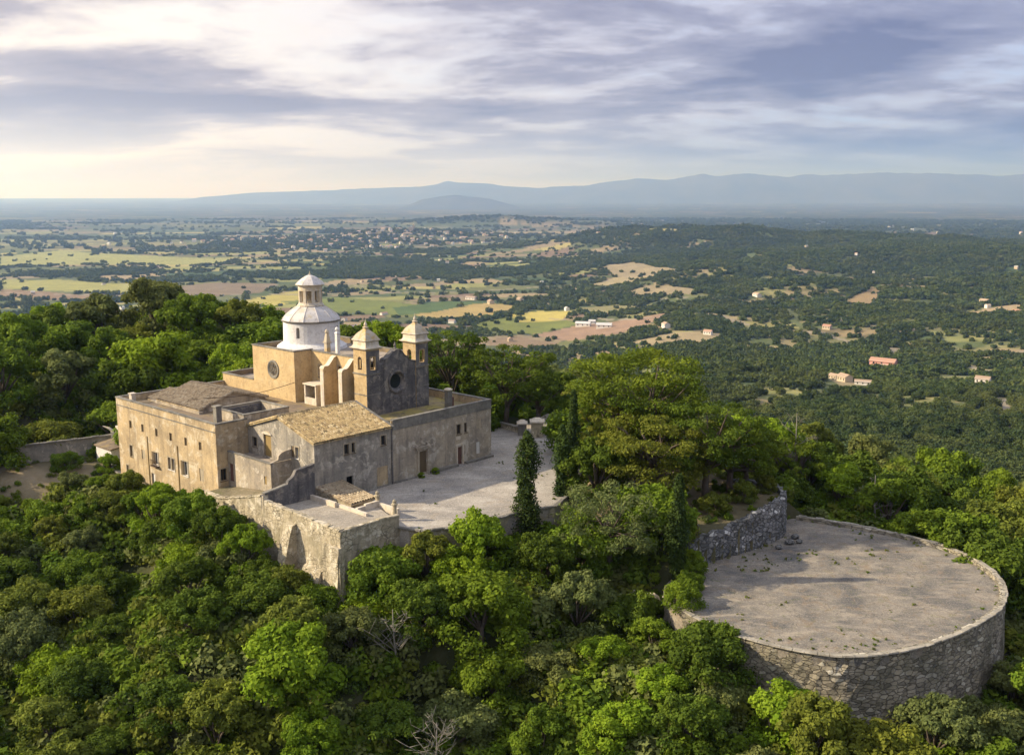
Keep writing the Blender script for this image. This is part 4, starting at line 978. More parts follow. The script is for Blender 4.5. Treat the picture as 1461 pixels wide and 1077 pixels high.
e = bthing('terrace_wall', 'old pale retaining wall of the small terrace with a sloping stone prop', 'wall', -15.8, -4)
def roughbox(mb, p0, p1, th, z0, ztops, seed, nseg=24, nz=9, amp=.12, batter=0.0, side=1):
    """thick masonry wall with an uneven face; side=+1 keeps outside on the right of p0->p1"""
    L = math.hypot(p1[0]-p0[0], p1[1]-p0[1]); d = ((p1[0]-p0[0])/L, (p1[1]-p0[1])/L); n = (d[1]*side, -d[0]*side); rr = random.Random(seed)
    vs = []
    for i in range(nseg+1):
        s = L*i/nseg; zt = ztops(i/nseg)+rr.uniform(-.05, .05)
        for j in range(nz+1):
            z = z0+(zt-z0)*j/nz; k = rr.uniform(-amp, amp)*.5+batter*(zt-z)
            vs.append((p0[0]+d[0]*s+n[0]*k, p0[1]+d[1]*s+n[1]*k, z))
        for j in (nz, 0):
            z = z0+(zt-z0)*j/nz; vs.append((p0[0]+d[0]*s-n[0]*th, p0[1]+d[1]*s-n[1]*th, z))
    m = nz+3; fs = []
    for i in range(nseg):
        for j in range(m): fs.append((i*m+j, (i+1)*m+j, (i+1)*m+(j+1) % m, i*m+(j+1) % m))
    fs.append(tuple(range(m))); fs.append(tuple(nseg*m+k for k in range(m-1, -1, -1)))
    mb.add(vs, fs)
m_ = pmb(e)
roughbox(m_, (-15.8, 11.5), (-15.8, 0), .5, -8, lambda k: .45+1.75*max(0, (k-.35)/.65), 1)
roughbox(m_, (-15.8, 0), (-15.8, -11.5), .5, -9, lambda k: 1.7-.35*k+.05*math.sin(k*20), 2)
roughbox(m_, (-15.8, -11.5), (-9.0, -11.5), .45, -9, lambda k: 1.35-.1*k, 3)
m_.build('wall', M['wall_stone'], e)
m_ = pmb(e)   # corner quoin thicker, running down
roughbox(m_, (-16.15, -9.4), (-16.15, -11.6), .4, -9, lambda k: -.1, 5, 5, 8, .12, .05)
roughbox(m_, (-16.15, -11.62), (-15.6, -11.62), .3, -9, lambda k: -.1, 6, 3, 8, .1, .05)
m_.build('corner_pier', M['wall_stone'], e)
m_ = pmb(e); n = 7
prf = [(-15.75, .7), (-16.3, .55), (-16.6, -.3), (-17.0, -1.8), (-17.55, -3.9), (-18.1, -6), (-18.6, -8.5), (-15.75, -8.5)]
m_.slabv(prf, -5.15, -3.95); m_.build('sloping_buttress', M['wall_stone'], e)
m_ = pmb(e); m_.slabv([(-15.75, -2.6), (-16.3, -2.8), (-16.7, -3.8), (-17.0, -8), (-15.75, -8)], -9.2, -6.6); m_.build('footing', M['wall_stone'], e)
capstones('coping', e, [(-15.6, -.1, 1.7), (-15.6, -11.4, 1.34)], .6, .12, M['wall_stone'], .75, 7)
capstones('coping', e, [(-15.4, -11.3, 1.33), (-9.0, -11.3, 1.23)], .52, .12, M['wall_stone'], .75, 8)
capstones('coping', e, [(-15.6, 11.4, .44), (-15.6, 7.4, .44), (-15.6, .5, 2.1)], .6, .1, M['wall_stone'], .7, 9)

def sheetmesh(name, pts, mat, th=.0, kind='structure', z0=None, fine=1.2):
    """polygonal ground slab with thickness"""
    mb = MB(); zt = [p[2] for p in pts]; n = len(pts); zb = z0 if z0 is not None else min(zt)-1
    mb.add([(p[0], p[1], p[2]) for p in pts]+[(p[0], p[1], zb) for p in pts], [tuple(range(n)), tuple(range(2*n-1, n-1, -1))]+[(i, (i+1) % n, n+(i+1) % n, n+i) for i in range(n)])
    return tag(mb.build(name, mat), kind=kind)
def UV3(l): return [(*W(a, b), z) for a, b, z in l]
sheetmesh('terrace_floor', UV3([(-15.5, -11.2, .75), (-9.0, -11.2, .6), (-7.0, -5.4, .6), (-6.6, .0, .62), (-15.5, .0, .8)]), M['terrace'], z0=-8)
sheetmesh('annex_yard', UV3([(-15.4, .42, 1.45), (-12.36, .42, 1.45), (-12.36, 4.0, 1.1), (-12.36, 11.4, .2), (-15.4, 11.4, .2), (-15.4, 6, .3)]), M['earth'], z0=-8)
e = bthing('tiled_shed', 'tiny low shed with a rough tile roof leaning on the shaded house wall', 'shed', -8.2, -2.6, .6)
m_ = pmb(e); m_.slabu([(-.02, .62), (-.02, 1.65), (-5.1, 1.12), (-5.1, .62)], -9.5, -6.7); m_.build('wall', M['wall_stone'], e)
roofpart('roof', e, [((-9.7, -5.4, 1.12), (-6.5, -5.4, 1.12), (-6.4, -.02, 1.78), (-9.8, -.02, 1.78))], M['tile_brown'], amp=.07, sp=.3)
e = bthing('low_kerb_wall', 'low pale kerb wall dividing the small terrace beside the tiny tiled shed', 'wall', -9.5, -5)
m_ = pmb(e); m_.box(-10.5, -10.2, -3.9, -.02, .62, 1.15); m_.box(-10.2, -9.9, -8.2, -3.6, .62, .95); m_.box(-9.9, -8.9, -6.6, -6.3, .62, 1.05); m_.box(-8.9, -7.2, -6.6, -6.3, .6, 1.2); m_.box(-7.4, -7.1, -9.4, -6.6, .05, 1.0); m_.build('kerb', M['cornice'], e)
for i, (u_, v_) in enumerate(((-7.2, -6.3), (-7.9, -9.6))):
    pe = bthing('stone_post', ('weathered stone post by the front corner of the tiny tiled shed', 'weathered stone post nearer the terrace wall end')[i], 'post', u_, v_, .3)
    m_ = pmb(pe); m_.lathe(u_, v_, [(.22, .1), (.2, 1.5), (.3, 1.55), (.3, 1.68), (.16, 1.75), (.2, 1.95), (.05, 2.1)], 8); m_.build('shaft', M['wall_stone'], pe)

# ---- forecourt, lookout ----------------------------------------------------
sheetmesh('forecourt', [(x, y, .03) for x, y in PLAZA], M['plaza'], z0=-2.2)
e = empty('forecourt_wall', (-2, 88, 0)); tag(e, 'low grey edging wall curving along the bushes at the front of the forecourt', 'wall')
OFFS[e.name] = (-2, 88, 0)
edge = [(x, y, -.3) for x, y in PLAZA[1:7]]
m_ = pmb(e)
for a, b in zip(edge, edge[1:]):
    L = math.hypot(b[0]-a[0], b[1]-a[1]); roughbox(m_, a, b, .35, -4.5, lambda k: .02, 11, max(3, int(L)), 4, .1)
m_.build('wall', M['wall_stone'], e); capstones('coping', e, [(a, b, .025) for a, b, c in edge], .42, .1, M['coping'], .9, 3)
def smooth(poly, k=6, closed=True):
    out = []; n = len(poly)
    for i in range(n if closed else n-1):
        p = [Vector(poly[(i+d) % n] if closed else poly[min(max(i+d, 0), n-1)]) for d in (-1, 0, 1, 2)]
        for j in range(k):
            t_ = j/k; out.append(tuple(.5*((2*p[1])+(p[2]-p[0])*t_+(2*p[0]-5*p[1]+4*p[2]-p[3])*t_*t_+(3*p[1]-p[0]-3*p[2]+p[3])*t_**3)))
    if not closed: out.append(tuple(poly[-1]))
    return out
sheetmesh('lookout_floor', [(x, y, -4.0) for x, y in smooth(MIR, 5)], M['lookout'], z0=-6)
outer = smooth(MIR[0:16], 8, False)
e = empty('round_wall', (28, 86, -4)); tag(e, 'tall curved rubble stone wall ringing the gravel lookout with a pale coping', 'wall'); OFFS[e.name] = (28, 86, -4)
def ribbon(mb, pl, zt, zb, th, seed, batter=.05, nz=14, amp=.06, out=1, jag=.04):
    rr = random.Random(seed); n = len(pl); vs = []
    for i, p in enumerate(pl):
        a, b = pl[max(i-1, 0)], pl[min(i+1, n-1)]; L = math.hypot(b[0]-a[0], b[1]-a[1]); nx, ny = (b[1]-a[1])/L*out, -(b[0]-a[0])/L*out
        zt_ = (zt(i/(n-1)) if callable(zt) else zt)+rr.uniform(-jag, jag)
        for j in range(nz+1):
            z = zb+(zt_-zb)*j/nz; k = batter*(zt_-z)+rr.uniform(-amp, amp); vs.append((p[0]+nx*k, p[1]+ny*k, z))
        vs.append((p[0]-nx*th, p[1]-ny*th, zt_)); vs.append((p[0]-nx*th, p[1]-ny*th, zb))
    m = nz+3; fs = []
    for i in range(n-1):
        for j in range(m): fs.append((i*m+j, (i+1)*m+j, (i+1)*m+(j+1) % m, i*m+(j+1) % m))
    fs.append(tuple(range(m))); fs.append(tuple((n-1)*m+k for k in range(m-1, -1, -1)))
    mb.add(vs, fs)
def resample(pl, step):
    out = [pl[0]]; acc = 0
    for a, b in zip(pl, pl[1:]):
        L = math.hypot(b[0]-a[0], b[1]-a[1])
        while acc+L >= step:
            k = (step-acc)/L; a = (a[0]+(b[0]-a[0])*k, a[1]+(b[1]-a[1])*k); out.append(a); L = math.hypot(b[0]-a[0], b[1]-a[1]); acc = 0
        acc += L
    out.append(pl[-1]); return out
out3 = [Vector((p[0], p[1])) for p in resample([tuple(p) for p in outer], .45)]
m_ = pmb(e); ribbon(m_, out3, -3.93, -14, .45, 21, amp=.09); m_.build('wall', M['rubble'], e)
def ledge(i, n):   # the far half rises as a small parapet
    k = i/n; return -3.93+.25*min(1, max(0, (k-.52)/.12))
cp3 = [(p[0], p[1], ledge(i, len(out3))) for i, p in enumerate(out3)]
pp = pmb(e)
ribbon(pp, out3[int(len(out3)*.5):], lambda k: -3.93+.27*min(1, k/.2)-.02, -4.3, .4, 22, 0, 2, .02)
pp.build('parapet', M['rubble'], e)
capstones('coping', e, cp3[::2], .46, .07, M['cap'], .45, 5)
inner = smooth([(16.2, 87.8), (17.6, 89.0), (22.5, 92.4), (26.9, 96.2), (28.1, 98.6), (28.3, 101.0), (26.8, 103.2), (24.0, 104.6)], 8, False)
e = empty('inner_stone_wall', (21, 92, -4)); tag(e, 'dark rough dry stone wall with white flecks holding up the pine terrace behind the lookout', 'wall'); OFFS[e.name] = (21, 92, -4)
in3 = [Vector(p) for p in resample([tuple(p) for p in inner], .4)]
m_ = pmb(e); ribbon(m_, in3, lambda k: -1.7+1.75*min(1, k/.55), -6, .5, 23, .06, 12, .2, 1, .2); m_.build('wall', M['rubble_dark'], e)
in4 = [(p[0], p[1], -1.7+1.75*min(1, (i/(len(in3)-1))/.55)-.03) for i, p in enumerate(in3)]

# fallen stones at its foot
def rock(mb, x, y, z, s, rr):
    import itertools
    vs = []; n1 = 7
    for j in range(4):
        for i in range(n1):
            a = 2*math.pi*i/n1+j*.3; r_ = s*(.55, 1, .85, .35)[j]*rr.uniform(.75, 1.2); vs.append((x+r_*math.cos(a), y+r_*math.sin(a)*.8, z+s*(-.4, 0, .45, .75)[j]*rr.uniform(.8, 1.2)))
    fs = [(j*n1+i, j*n1+(i+1) % n1, (j+1)*n1+(i+1) % n1, (j+1)*n1+i) for j in range(3) for i in range(n1)]+[tuple(range(3*n1, 4*n1))]
    mb.add(vs, fs)
rr = random.Random(3)
for i, (x, y, s, lb) in enumerate([(27.6, 94.6, .5, 'large pale fallen stone at the foot of the dark inner wall corner'), (28.7, 94.9, .35, 'small fallen stone on the gravel right of the dark inner wall'), (26.2, 93.2, .4, 'fallen grey stone lying against the middle of the dark inner wall'), (28.6, 96.2, .45, 'fallen stone in the nook where lookout parapet meets the inner wall')]):
    re = empty('rock', (x, y, -4)); tag(re, lb, 'rock', 'fallen stones by the inner wall'); m_ = MB((x, y, -4)); rock(m_, x, y, -3.85, s, rr); m_.build('stone', M['rubble_dark'], re)
for i, (x, y, z, s, lb) in enumerate([(12.2, 82.2, -4.9, 1.1, 'pale broken rock slab on the slope left of the lookout edge'), (10.9, 83.4, -5.0, .8, 'smaller pale rock on the bushy slope under the grey pine')]):
    re = empty('rock', (x, y, z)); tag(re, lb, 'rock', 'pale rocks left of the lookout'); m_ = MB((x, y, z)); rock(m_, x, y, z, s, rr); m_.build('stone', M['wall_stone'], re)

# ---- gate posts, low walls, garden walls -----------------------------------
def post(x, y, s, h, lb, mat=M['wall_stone']):
    e = empty('gate_post', (x, y, 0)); tag(e, lb, 'post', 'stone posts at the end of the forecourt')
    m_ = MB((x, y, 0)); m_.box(x-s, x+s, y-s, y+s, -.5, h); m_.build('shaft', mat, e)
    m_ = MB((x, y, 0)); m_.frus(x, y, h+.002, s*1.25, s*1.25, h+.18, s*1.25, s*1.25); m_.frus(x, y, h+.18, s*1.1, s*1.1, h+.5, s*.4, s*.4); m_.build('cap', M['cornice'], e)
post(3.2, 123.5, .75, 1.9, 'thick squat stone post with pale cap at the far end of the forecourt'); post(1.3, 124.2, .55, 1.5, 'slimmer grey post just left of the thick post at the forecourt end', M['coping'])
def lowwall(name, pts, h, th, lb, mat, base, cap=True, cat='wall'):
    x0, y0 = pts[0]; e = empty(name, (x0, y0, base)); tag(e, lb, cat); OFFS[e.name] = (x0, y0, base)
    m_ = pmb(e)
    for i, (a, b) in enumerate(zip(pts, pts[1:])):
        L = math.hypot(b[0]-a[0], b[1]-a[1]); roughbox(m_, a, b, th, base-4, lambda k: base+h, i+31, max(3, int(L/1.2)), 5, .06)
    m_.build('wall', mat, e)
    if cap: capstones('coping', e, [(a, b, base+h-.02) for a, b in pts], th*1.3, .1, M['coping'], .8, 4)
    return e
lowwall('low_wall', [(-1.5, 128), (.8, 125.2)], .8, .4, 'short low wall running left from the grey gate post', M['wall_stone'], 0)
lowwall('low_wall', [(4.4, 124), (7.5, 120.5), (9.5, 115.5)], .7, .4, 'low pale wall beside the path right of the thick gate post', M['wall_stone'], 0)
lowwall('garden_wall', [(-60.6, 118.2), (-55.5, 121.7), (-51.2, 124.3)], 3.0, .4, 'long shadowed garden wall with a pale end in the clearing left of the long ochre wing', M['grey_plaster'], -3.0)
lowwall('garden_wall', [(-50.4, 119.4), (-46.4, 114.6)], 1.1, .5, 'low terrace wall at the foot of the long ochre wing end', M['wall_stone'], -3.6)
e = empty('garden_shed', (-49.6, 121.6, -2.9)); e.rotation_euler = (0, 0, ROTZ); tag(e, 'small pale outhouse with a sloping roof beside the far end of the ochre wing', 'outhouse')
m_ = MB(); m_.slabv([(-1.8, -1.5), (1.8, -1.5), (1.8, 2.7), (-1.8, 2.2)], -2, 2); m_.build('wall', M['whitewash'], e)
m_ = MB(); m_.slabv([(-2.0, 2.2), (2.0, 2.72), (2.0, 2.88), (-2.0, 2.36)], -2.2, 2.2); m_.build('roof', M['flat_brown'], e)
m_ = MB(); m_.box(-.4, .4, -2.06, -2.003, -.6, 1.3); m_.build('door', M['wood'], e)
e = empty('stone_cross', (-50.9, 124.1, 0)); tag(e, 'weathered forked stone finial standing on the right end of the long garden wall', 'ornament')
m_ = MB((-50.9, 124.1, 0)); m_.box(-51.25, -50.55, 123.8, 124.4, -.3, .5); m_.tube([(-50.9, 124.1, .4), (-51.5, 124.1, .9), (-52.3, 124.1, 1.2)], [.2, .16, .06], 6); m_.tube([(-50.9, 124.1, .4), (-50.2, 124.0, .7), (-49.2, 123.9, .95)], [.2, .13, .05], 6); m_.build('finial', M['cornice'], e)
# cable from the tiled roof to the church corner
pts = []
for i in range(13):
    k = i/12; u_, v_, z_ = -9.8+(.5+9.8)*k, 20.1+(17.4-20.1)*k, 8.0+(8.7-8.0)*k-.5*math.sin(math.pi*k); pts.append((*W(u_, v_), z_))
m_ = MB(pts[0]); m_.tube(pts, .035, 5); cb = m_.build('cable', M['iron']); cb.location = pts[0]; tag(cb, 'thin dark cable strung across the ochre church wall above the roof court', 'cable')

# ------------------------------------------------------------------ vegetation
def leafset(puffs, rng, size, cover=1.0, up=.25, flat=1.0, aspect=.62):
    """puffs: (x,y,z,r,n,tint) -> arrays of leaf quads through the crown"""
    V = []; T = []; n_ = 0
    for (x, y, z, r, n, tint) in puffs:
        d = rng.normal(size=(n, 3)); d[:, 2] = d[:, 2]+up; d /= np.linalg.norm(d, axis=1)[:, None]
        rr_ = r*(.4+.65*rng.random(n)**.6+.45*(rng.random(n) < .16)*rng.random(n))
        c = d*rr_[:, None]; c[:, 2] *= flat; c += (x, y, z)
        nn = d+rng.normal(size=(n, 3))*.55; nn[:, 2] += .25; nn /= np.linalg.norm(nn, axis=1)[:, None]
        a = np.cross(nn, rng.normal(size=(n, 3))); a /= np.linalg.norm(a, axis=1)[:, None]; b = np.cross(nn, a)
        s = size*(.6+.85*rng.random(n))[:, None]
        a = a*s; b = b*s*aspect
        V.append(np.stack([c-a, c-b, c+a, c+b], 1)); T.append(np.repeat(np.clip(tint+rng.normal(size=n)*.16, 0, 1), 4))
    return np.concatenate(V).reshape(-1, 3), np.concatenate(T)
def leafmesh(name, V, T, mat):
    n = len(V)//4; me = bpy.data.meshes.new(name); me.vertices.add(len(V)); me.vertices.foreach_set('co', V.astype(np.float32).ravel())
    me.loops.add(len(V)); me.loops.foreach_set('vertex_index', np.arange(len(V), dtype=np.int32)); me.polygons.add(n); me.polygons.foreach_set('loop_start', np.arange(n, dtype=np.int32)*4)
    me.update(); at = me.attributes.new('puff', 'FLOAT', 'POINT'); at.data.foreach_set('value', T.astype(np.float32)); me.materials.append(mat); return me
def limbs(mb, base, ends, r0, rng, mid=.45, bend=.5, n=5, twigs=0):
    for (p, k) in ends:
        b = Vector(base); e_ = Vector(p); m_ = b.lerp(e_, mid)+Vector((rng.uniform(-bend, bend), rng.uniform(-bend, bend), rng.uniform(-.1, bend)))
        m2 = m_.lerp(e_, .55)+Vector((rng.uniform(-bend, bend)*.5, rng.uniform(-bend, bend)*.5, rng.uniform(-.1, .3)))
        mb.tube([tuple(b), tuple(m_), tuple(m2), tuple(e_)], [r0*k, r0*k*.7, r0*k*.45, r0*k*.15], n)
        for _ in range(twigs):
            q = m2.lerp(e_, rng.uniform(-.4, 1)); t_ = q+Vector((rng.uniform(-1, 1), rng.uniform(-1, 1), rng.uniform(.1, 1)))*rng.uniform(.5, 1.1)
            mb.tube([tuple(q), tuple(q.lerp(t_, .5)+Vector((0, 0, .1))), tuple(t_)], [r0*k*.28, r0*k*.16, r0*k*.05], 3)
def oak(seed, a=3.5, h=3.0, zc=3.2, npf=34, leaves=190, size=.21, lobes=4):
    npf = int(npf*1.55); size *= .74; leaves = int(leaves*1.3)
    rng = np.random.default_rng(seed); rr = random.Random(seed); puffs = []
    lob = [(rr.uniform(0, 6.28), rr.uniform(.35, .6), rr.uniform(.5, .72), rr.uniform(-.25, .35)) for _ in range(lobes)]
    for i in range(npf):
        if i < npf*.35:
            th = rr.uniform(0, 6.28); ph = rr.uniform(.05, 1.25); r = rr.uniform(.45, .78); c = (r*a*math.cos(th)*math.sin(ph+.2), r*a*math.sin(th)*math.sin(ph+.2), zc+r*h*math.cos(ph))
        else:
            l = lob[i % lobes]; th = rr.uniform(0, 6.28); ph = rr.uniform(0, 1.75); k = l[2]
            c = (a*(l[1]*math.cos(l[0])+k*.62*math.cos(th)*math.sin(ph)), a*(l[1]*math.sin(l[0])+k*.62*math.sin(th)*math.sin(ph)), zc+h*(l[3]*.5+k*.62*math.cos(ph)))
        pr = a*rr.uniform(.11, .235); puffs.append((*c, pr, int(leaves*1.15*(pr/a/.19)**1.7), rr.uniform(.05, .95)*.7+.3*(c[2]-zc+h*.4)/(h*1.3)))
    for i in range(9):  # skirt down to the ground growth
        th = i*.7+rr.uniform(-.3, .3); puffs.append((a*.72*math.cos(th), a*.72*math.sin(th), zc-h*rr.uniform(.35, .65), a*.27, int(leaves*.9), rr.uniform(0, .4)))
    V, T = leafset(puffs, rng, size, flat=.85)
    mb = MB(); mb.tube([(0, 0, -1.2), (.05, 0, .6), (.15, .1, zc*.55)], [.28, .22, .17], 7)
    ends = [((p[0], p[1], p[2]), .6) for p in rr.sample(puffs[:npf], 9)]
    limbs(mb, (.12, .08, zc*.45), ends, .2, rr, .45, .35, 5)
    return V, T, mb
def pine(seed, a=6.5, zc=9, npf=60, leaves=150, size=.2, tiers=3, lean=(0, 0), bare=.0, lr=.24):
    rng = np.random.default_rng(seed); rr = random.Random(seed); puffs = []; ends = []
    for i in range(npf):
        k = (i+.5)/npf; t_ = i % tiers; th = i*2.4+rr.uniform(-.4, .4); rad_ = a*math.sqrt(rr.random())*(1, .97, .92, .8)[t_ % 4]
        z = zc+(.0, -1.7, -3.4, -4.8)[t_ % 4]*(a/6.5)+ (1-(rad_/a)**2)*1.9*(a/6.5)+rr.uniform(-.5, .5)
        if t_ and rad_ < a*.35: rad_ += a*.4
        c = (lean[0]+rad_*math.cos(th), lean[1]+rad_*math.sin(th), z); pr = a*rr.uniform(.12, .2)
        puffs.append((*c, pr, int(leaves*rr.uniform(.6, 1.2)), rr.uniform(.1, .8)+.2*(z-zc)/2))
        if i % 3 == 0: ends.append((c, rr.uniform(.45, .8)))
    V, T = leafset(puffs, rng, size, up=.5, flat=.5, aspect=.4)
    mb = MB(); lx, ly = lean
    mb.tube([(0, 0, -1), (lx*.15, ly*.1, zc*.25), (lx*.5+.3, ly*.5, zc*.5), (lx*.9, ly*.9, zc*.8)], [.42, .34, .27, .16], 8)
    lo = [e_ for e_ in ends]; 
    for (c, k) in lo:
        s = rr.uniform(.3, .75); limbs(mb, (lx*s*.8+.12, ly*s*.8, zc*s), [(c, k)], lr, rr, .5, .6, 5, 1)
    return V, T, mb
def cypress(seed, h=9., r=1.0, tips=1):
    rng = np.random.default_rng(seed); rr = random.Random(seed); puffs = []
    n = int(h*7)
    for i in range(n):
        k = i/n; th = rr.uniform(0, 6.28); rad_ = r*(1-k**3.2)**.7*(.62+.25*math.sin(k*9+seed))*rr.uniform(.75, 1.08)*min(1, .55+k*4)
        q = rad_*.55; puffs.append((q*math.cos(th), q*math.sin(th), .3+k*h*.95, .22+rad_*.5, 150, rr.uniform(0, 1)))
    V, T = leafset(puffs, rng, .13, up=.7, flat=1.5, aspect=.5)
    mb = MB(); mb.tube([(0, 0, -.6), (0, 0, h*.5), (0, 0, h*.93)], [.2, .13, .03], 7); return V, T, mb
def deadtree(seed, h=7, spread=2.6, n=12, r0=.17):
    rr = random.Random(seed); mb = MB(); lx, ly = rr.uniform(-.4, .4), rr.uniform(-.4, .4)
    P = [(0, 0, -1), (lx*.3, ly*.3, h*.35), (lx, ly, h*.7), (lx*1.2, ly, h)]; mb.tube(P, [r0, r0*.75, r0*.4, .03], 6)
    for i in range(n):
        s = rr.uniform(.3, .92); b = Vector((lx*s, ly*s, h*s)); th = i*2.4; L = spread*rr.uniform(.5, 1)*(1.25-s)
        e_ = b+Vector((math.cos(th)*L, math.sin(th)*L, L*rr.uniform(.4, 1.0))); m_ = b.lerp(e_, .5)+Vector((0, 0, rr.uniform(-.2, .2)))
        mb.tube([tuple(b), tuple(m_), tuple(e_)], [r0*.45*(1.1-s), r0*.28*(1.1-s), .012], 5)
        for _ in range(6):
            q = b.lerp(e_, rr.uniform(.3, 1)); t_ = q+Vector((rr.uniform(-1, 1), rr.uniform(-1, 1), rr.uniform(-.1, 1)))*L*.42; mb.tube([tuple(q), tuple(t_)], [.03, .008], 3)
    return mb
def barkmesh(mb, name, mat):
    me = bpy.data.meshes.new(name); me.from_pydata(mb.v, [], mb.f); me.update(); me.polygons.foreach_set('use_smooth', [True]*len(me.polygons)); me.materials.append(mat); return me
OAK = []
specs = [(101, 3.5, 2.7, 3.1, 34, 200, .20, 4), (102, 3.3, 3.1, 3.5, 36, 190, .19, 3), (103, 3.9, 2.5, 2.9, 40, 180, .21, 5), (104, 3.2, 2.9, 3.2, 30, 210, .18, 4), (105, 3.7, 2.9, 3.4, 38, 180, .22, 6),
         (106, 3.1, 3.4, 3.8, 34, 190, .19, 3), (107, 3.6, 2.3, 2.6, 34, 150, .19, 5), (108, 4.0, 3.0, 3.6, 44, 170, .22, 5)]
for sp in specs:
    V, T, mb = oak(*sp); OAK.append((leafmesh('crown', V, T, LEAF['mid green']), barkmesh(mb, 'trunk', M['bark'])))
def plant(name, label, cat, x, y, z, crown, trunk, leaf=None, rz=0, sc=(1, 1, 1), group=None):
    e = empty(name, (x, y, z), rz); e.scale = sc; tag(e, label, cat, group)
    if crown:
        c = bpy.data.objects.new('crown', crown); COL.objects.link(c); c.parent = e
        if leaf: c.material_slots[0].link = 'OBJECT'; c.material_slots[0].material = LEAF[leaf]
    if trunk: b = bpy.data.objects.new('trunk', trunk); COL.objects.link(b); b.parent = e
    return e
EXC = []   # circles kept clear of the wood: x, y, r
def single(name, label, cat, x, y, z, maker, leaf, rz=0, sc=(1, 1, 1), keep=2.5, group=None, bark='bark'):
    r_ = maker
    if isinstance(r_, MB): e = plant(name, label, cat, x, y, z, None, barkmesh(r_, 'trunk', M[bark]), None, rz, sc, group)
    else:
        V, T, mb = r_; e = plant(name, label, cat, x, y, z, leafmesh('crown', V, T, LEAF[leaf]), barkmesh(mb, 'trunk', M[bark]), None, rz, sc, group)
    EXC.append((x, y, keep)); return e
# cypresses
single('cypress_tree', 'slim dark cypress standing alone at the near edge of the forecourt', 'cypress', 1.45, 92.6, -2.4, cypress(1, 10.4, 2.15), 'cypress green', keep=1.6)
single('cypress_tree', 'dark loose topped cypress standing right of the lone cypress beside the path', 'cypress', 5.1, 98.0, -.9, cypress(2, 8.2, 1.25), 'cypress green', keep=1.4)
single('cypress_tree', 'tallest dark cypress against the left side of the big umbrella pine', 'cypress', 6.4, 101.2, -.2, cypress(3, 10.6, 1.0), 'cypress green', keep=1.2)
single('cypress_tree', 'short dark cypress half hidden below the left pine boughs', 'cypress', 8.3, 103.4, -.2, cypress(5, 6.4, .7), 'cypress green', keep=1.2)
single('cypress_tree', 'narrow dark cypress at the left end of the dark inner stone wall', 'cypress', 14.7, 84.7, -4.2, cypress(4, 10.2, 1.25), 'cypress green', keep=1.2)
# pines
PI = lambda *a, **k: pine(*a, **k)
single('umbrella_pine', 'broadest yellow green umbrella pine rising above the terrace between the cypresses and lookout', 'pine', 16.0, 106.0, -.3, PI(201, 7.9, 10.9, 165, 170, .18, tiers=4, lean=(-2.4, 1)), 'pine green', keep=3)
single('umbrella_pine', 'umbrella pine with low tangled boughs in front of the broadest pine', 'pine', 14.2, 98.0, -.4, PI(202, 5.8, 6.6, 100, 160, .17, tiers=4, lean=(-.5, -.5)), 'olive green', 1, keep=2.5)
single('umbrella_pine', 'dark umbrella pine leaning over the inner stone wall of the lookout', 'pine', 19.6, 97.5, -.4, PI(203, 5.6, 7.8, 96, 160, .17, tiers=4, lean=(.5, -1)), 'dark green', 2, keep=2.5)
single('umbrella_pine', 'mid height umbrella pine right of the broadest pine, above the pine terrace', 'pine', 16.8, 112.2, -.6, PI(204, 4.4, 8.0, 56, 170, .18), 'olive green', 2, keep=2.5)
single('umbrella_pine', 'grey green open crowned pine with pale twisted trunk on the slope before the terrace', 'pine', 8.9, 87.2, -4.2, PI(205, 5.1, 6.3, 80, 120, .15, tiers=4, lean=(-.3, .3), lr=.13), 'grey green', 2.2, keep=2.6)
single('umbrella_pine', 'low dark pine filling the pine terrace just behind the inner stone wall', 'pine', 22.8, 100.6, -.4, PI(212, 4.6, 5.6, 60, 160, .17, tiers=4), 'pine green', 1, keep=2)
single('umbrella_pine', 'low spreading pine hanging over the curved end of the inner stone wall', 'pine', 25.3, 104.2, -1.0, PI(214, 4.4, 5.2, 56, 150, .17, tiers=4), 'pine green', 2.2, keep=2)
single('umbrella_pine', 'low olive pine beneath the left boughs of the broadest pine', 'pine', 10.8, 99.8, -.4, PI(213, 4.0, 5.0, 54, 160, .17, tiers=4), 'olive green', 1, keep=2)
single('umbrella_pine', 'small yellow green pine left of the big umbrella pine boughs', 'pine', 10.5, 104.5, -.2, PI(206, 4.0, 6.8, 40, 160, .18), 'olive green', .4, keep=2)
single('umbrella_pine', 'dark spreading pine right behind the church bell towers', 'pine', -8.5, 135.5, -1.0, PI(207, 6.0, 10.5, 70, 170, .19), 'dark green', .4, keep=3)
single('umbrella_pine', 'large dark pine with open boughs just behind the entrance wing corner', 'pine', -.8, 131.0, -.8, PI(208, 6.6, 8.6, 80, 170, .19, lean=(.6, 0)), 'dark green', .9, keep=3)
single('umbrella_pine', 'dark pine drooping over the grey gate post at the end of the forecourt', 'pine', 3.6, 132.5, -.8, PI(209, 4.8, 5.2, 50, 170, .18), 'dark green', 1.9, keep=2.6)
single('umbrella_pine', 'small dark pine at the edge of the hill left behind the far bell tower', 'pine', -14.5, 143, -1.2, PI(210, 4.6, 8.4, 44, 170, .19), 'dark green', 2.9, keep=2.6)
single('umbrella_pine', 'yellow green round topped pine beyond the right end of the inner stone wall', 'pine', 33.5, 112.5, -7, PI(211, 4.0, 7.6, 44, 170, .18), 'pine green', 2.9, keep=2.4)
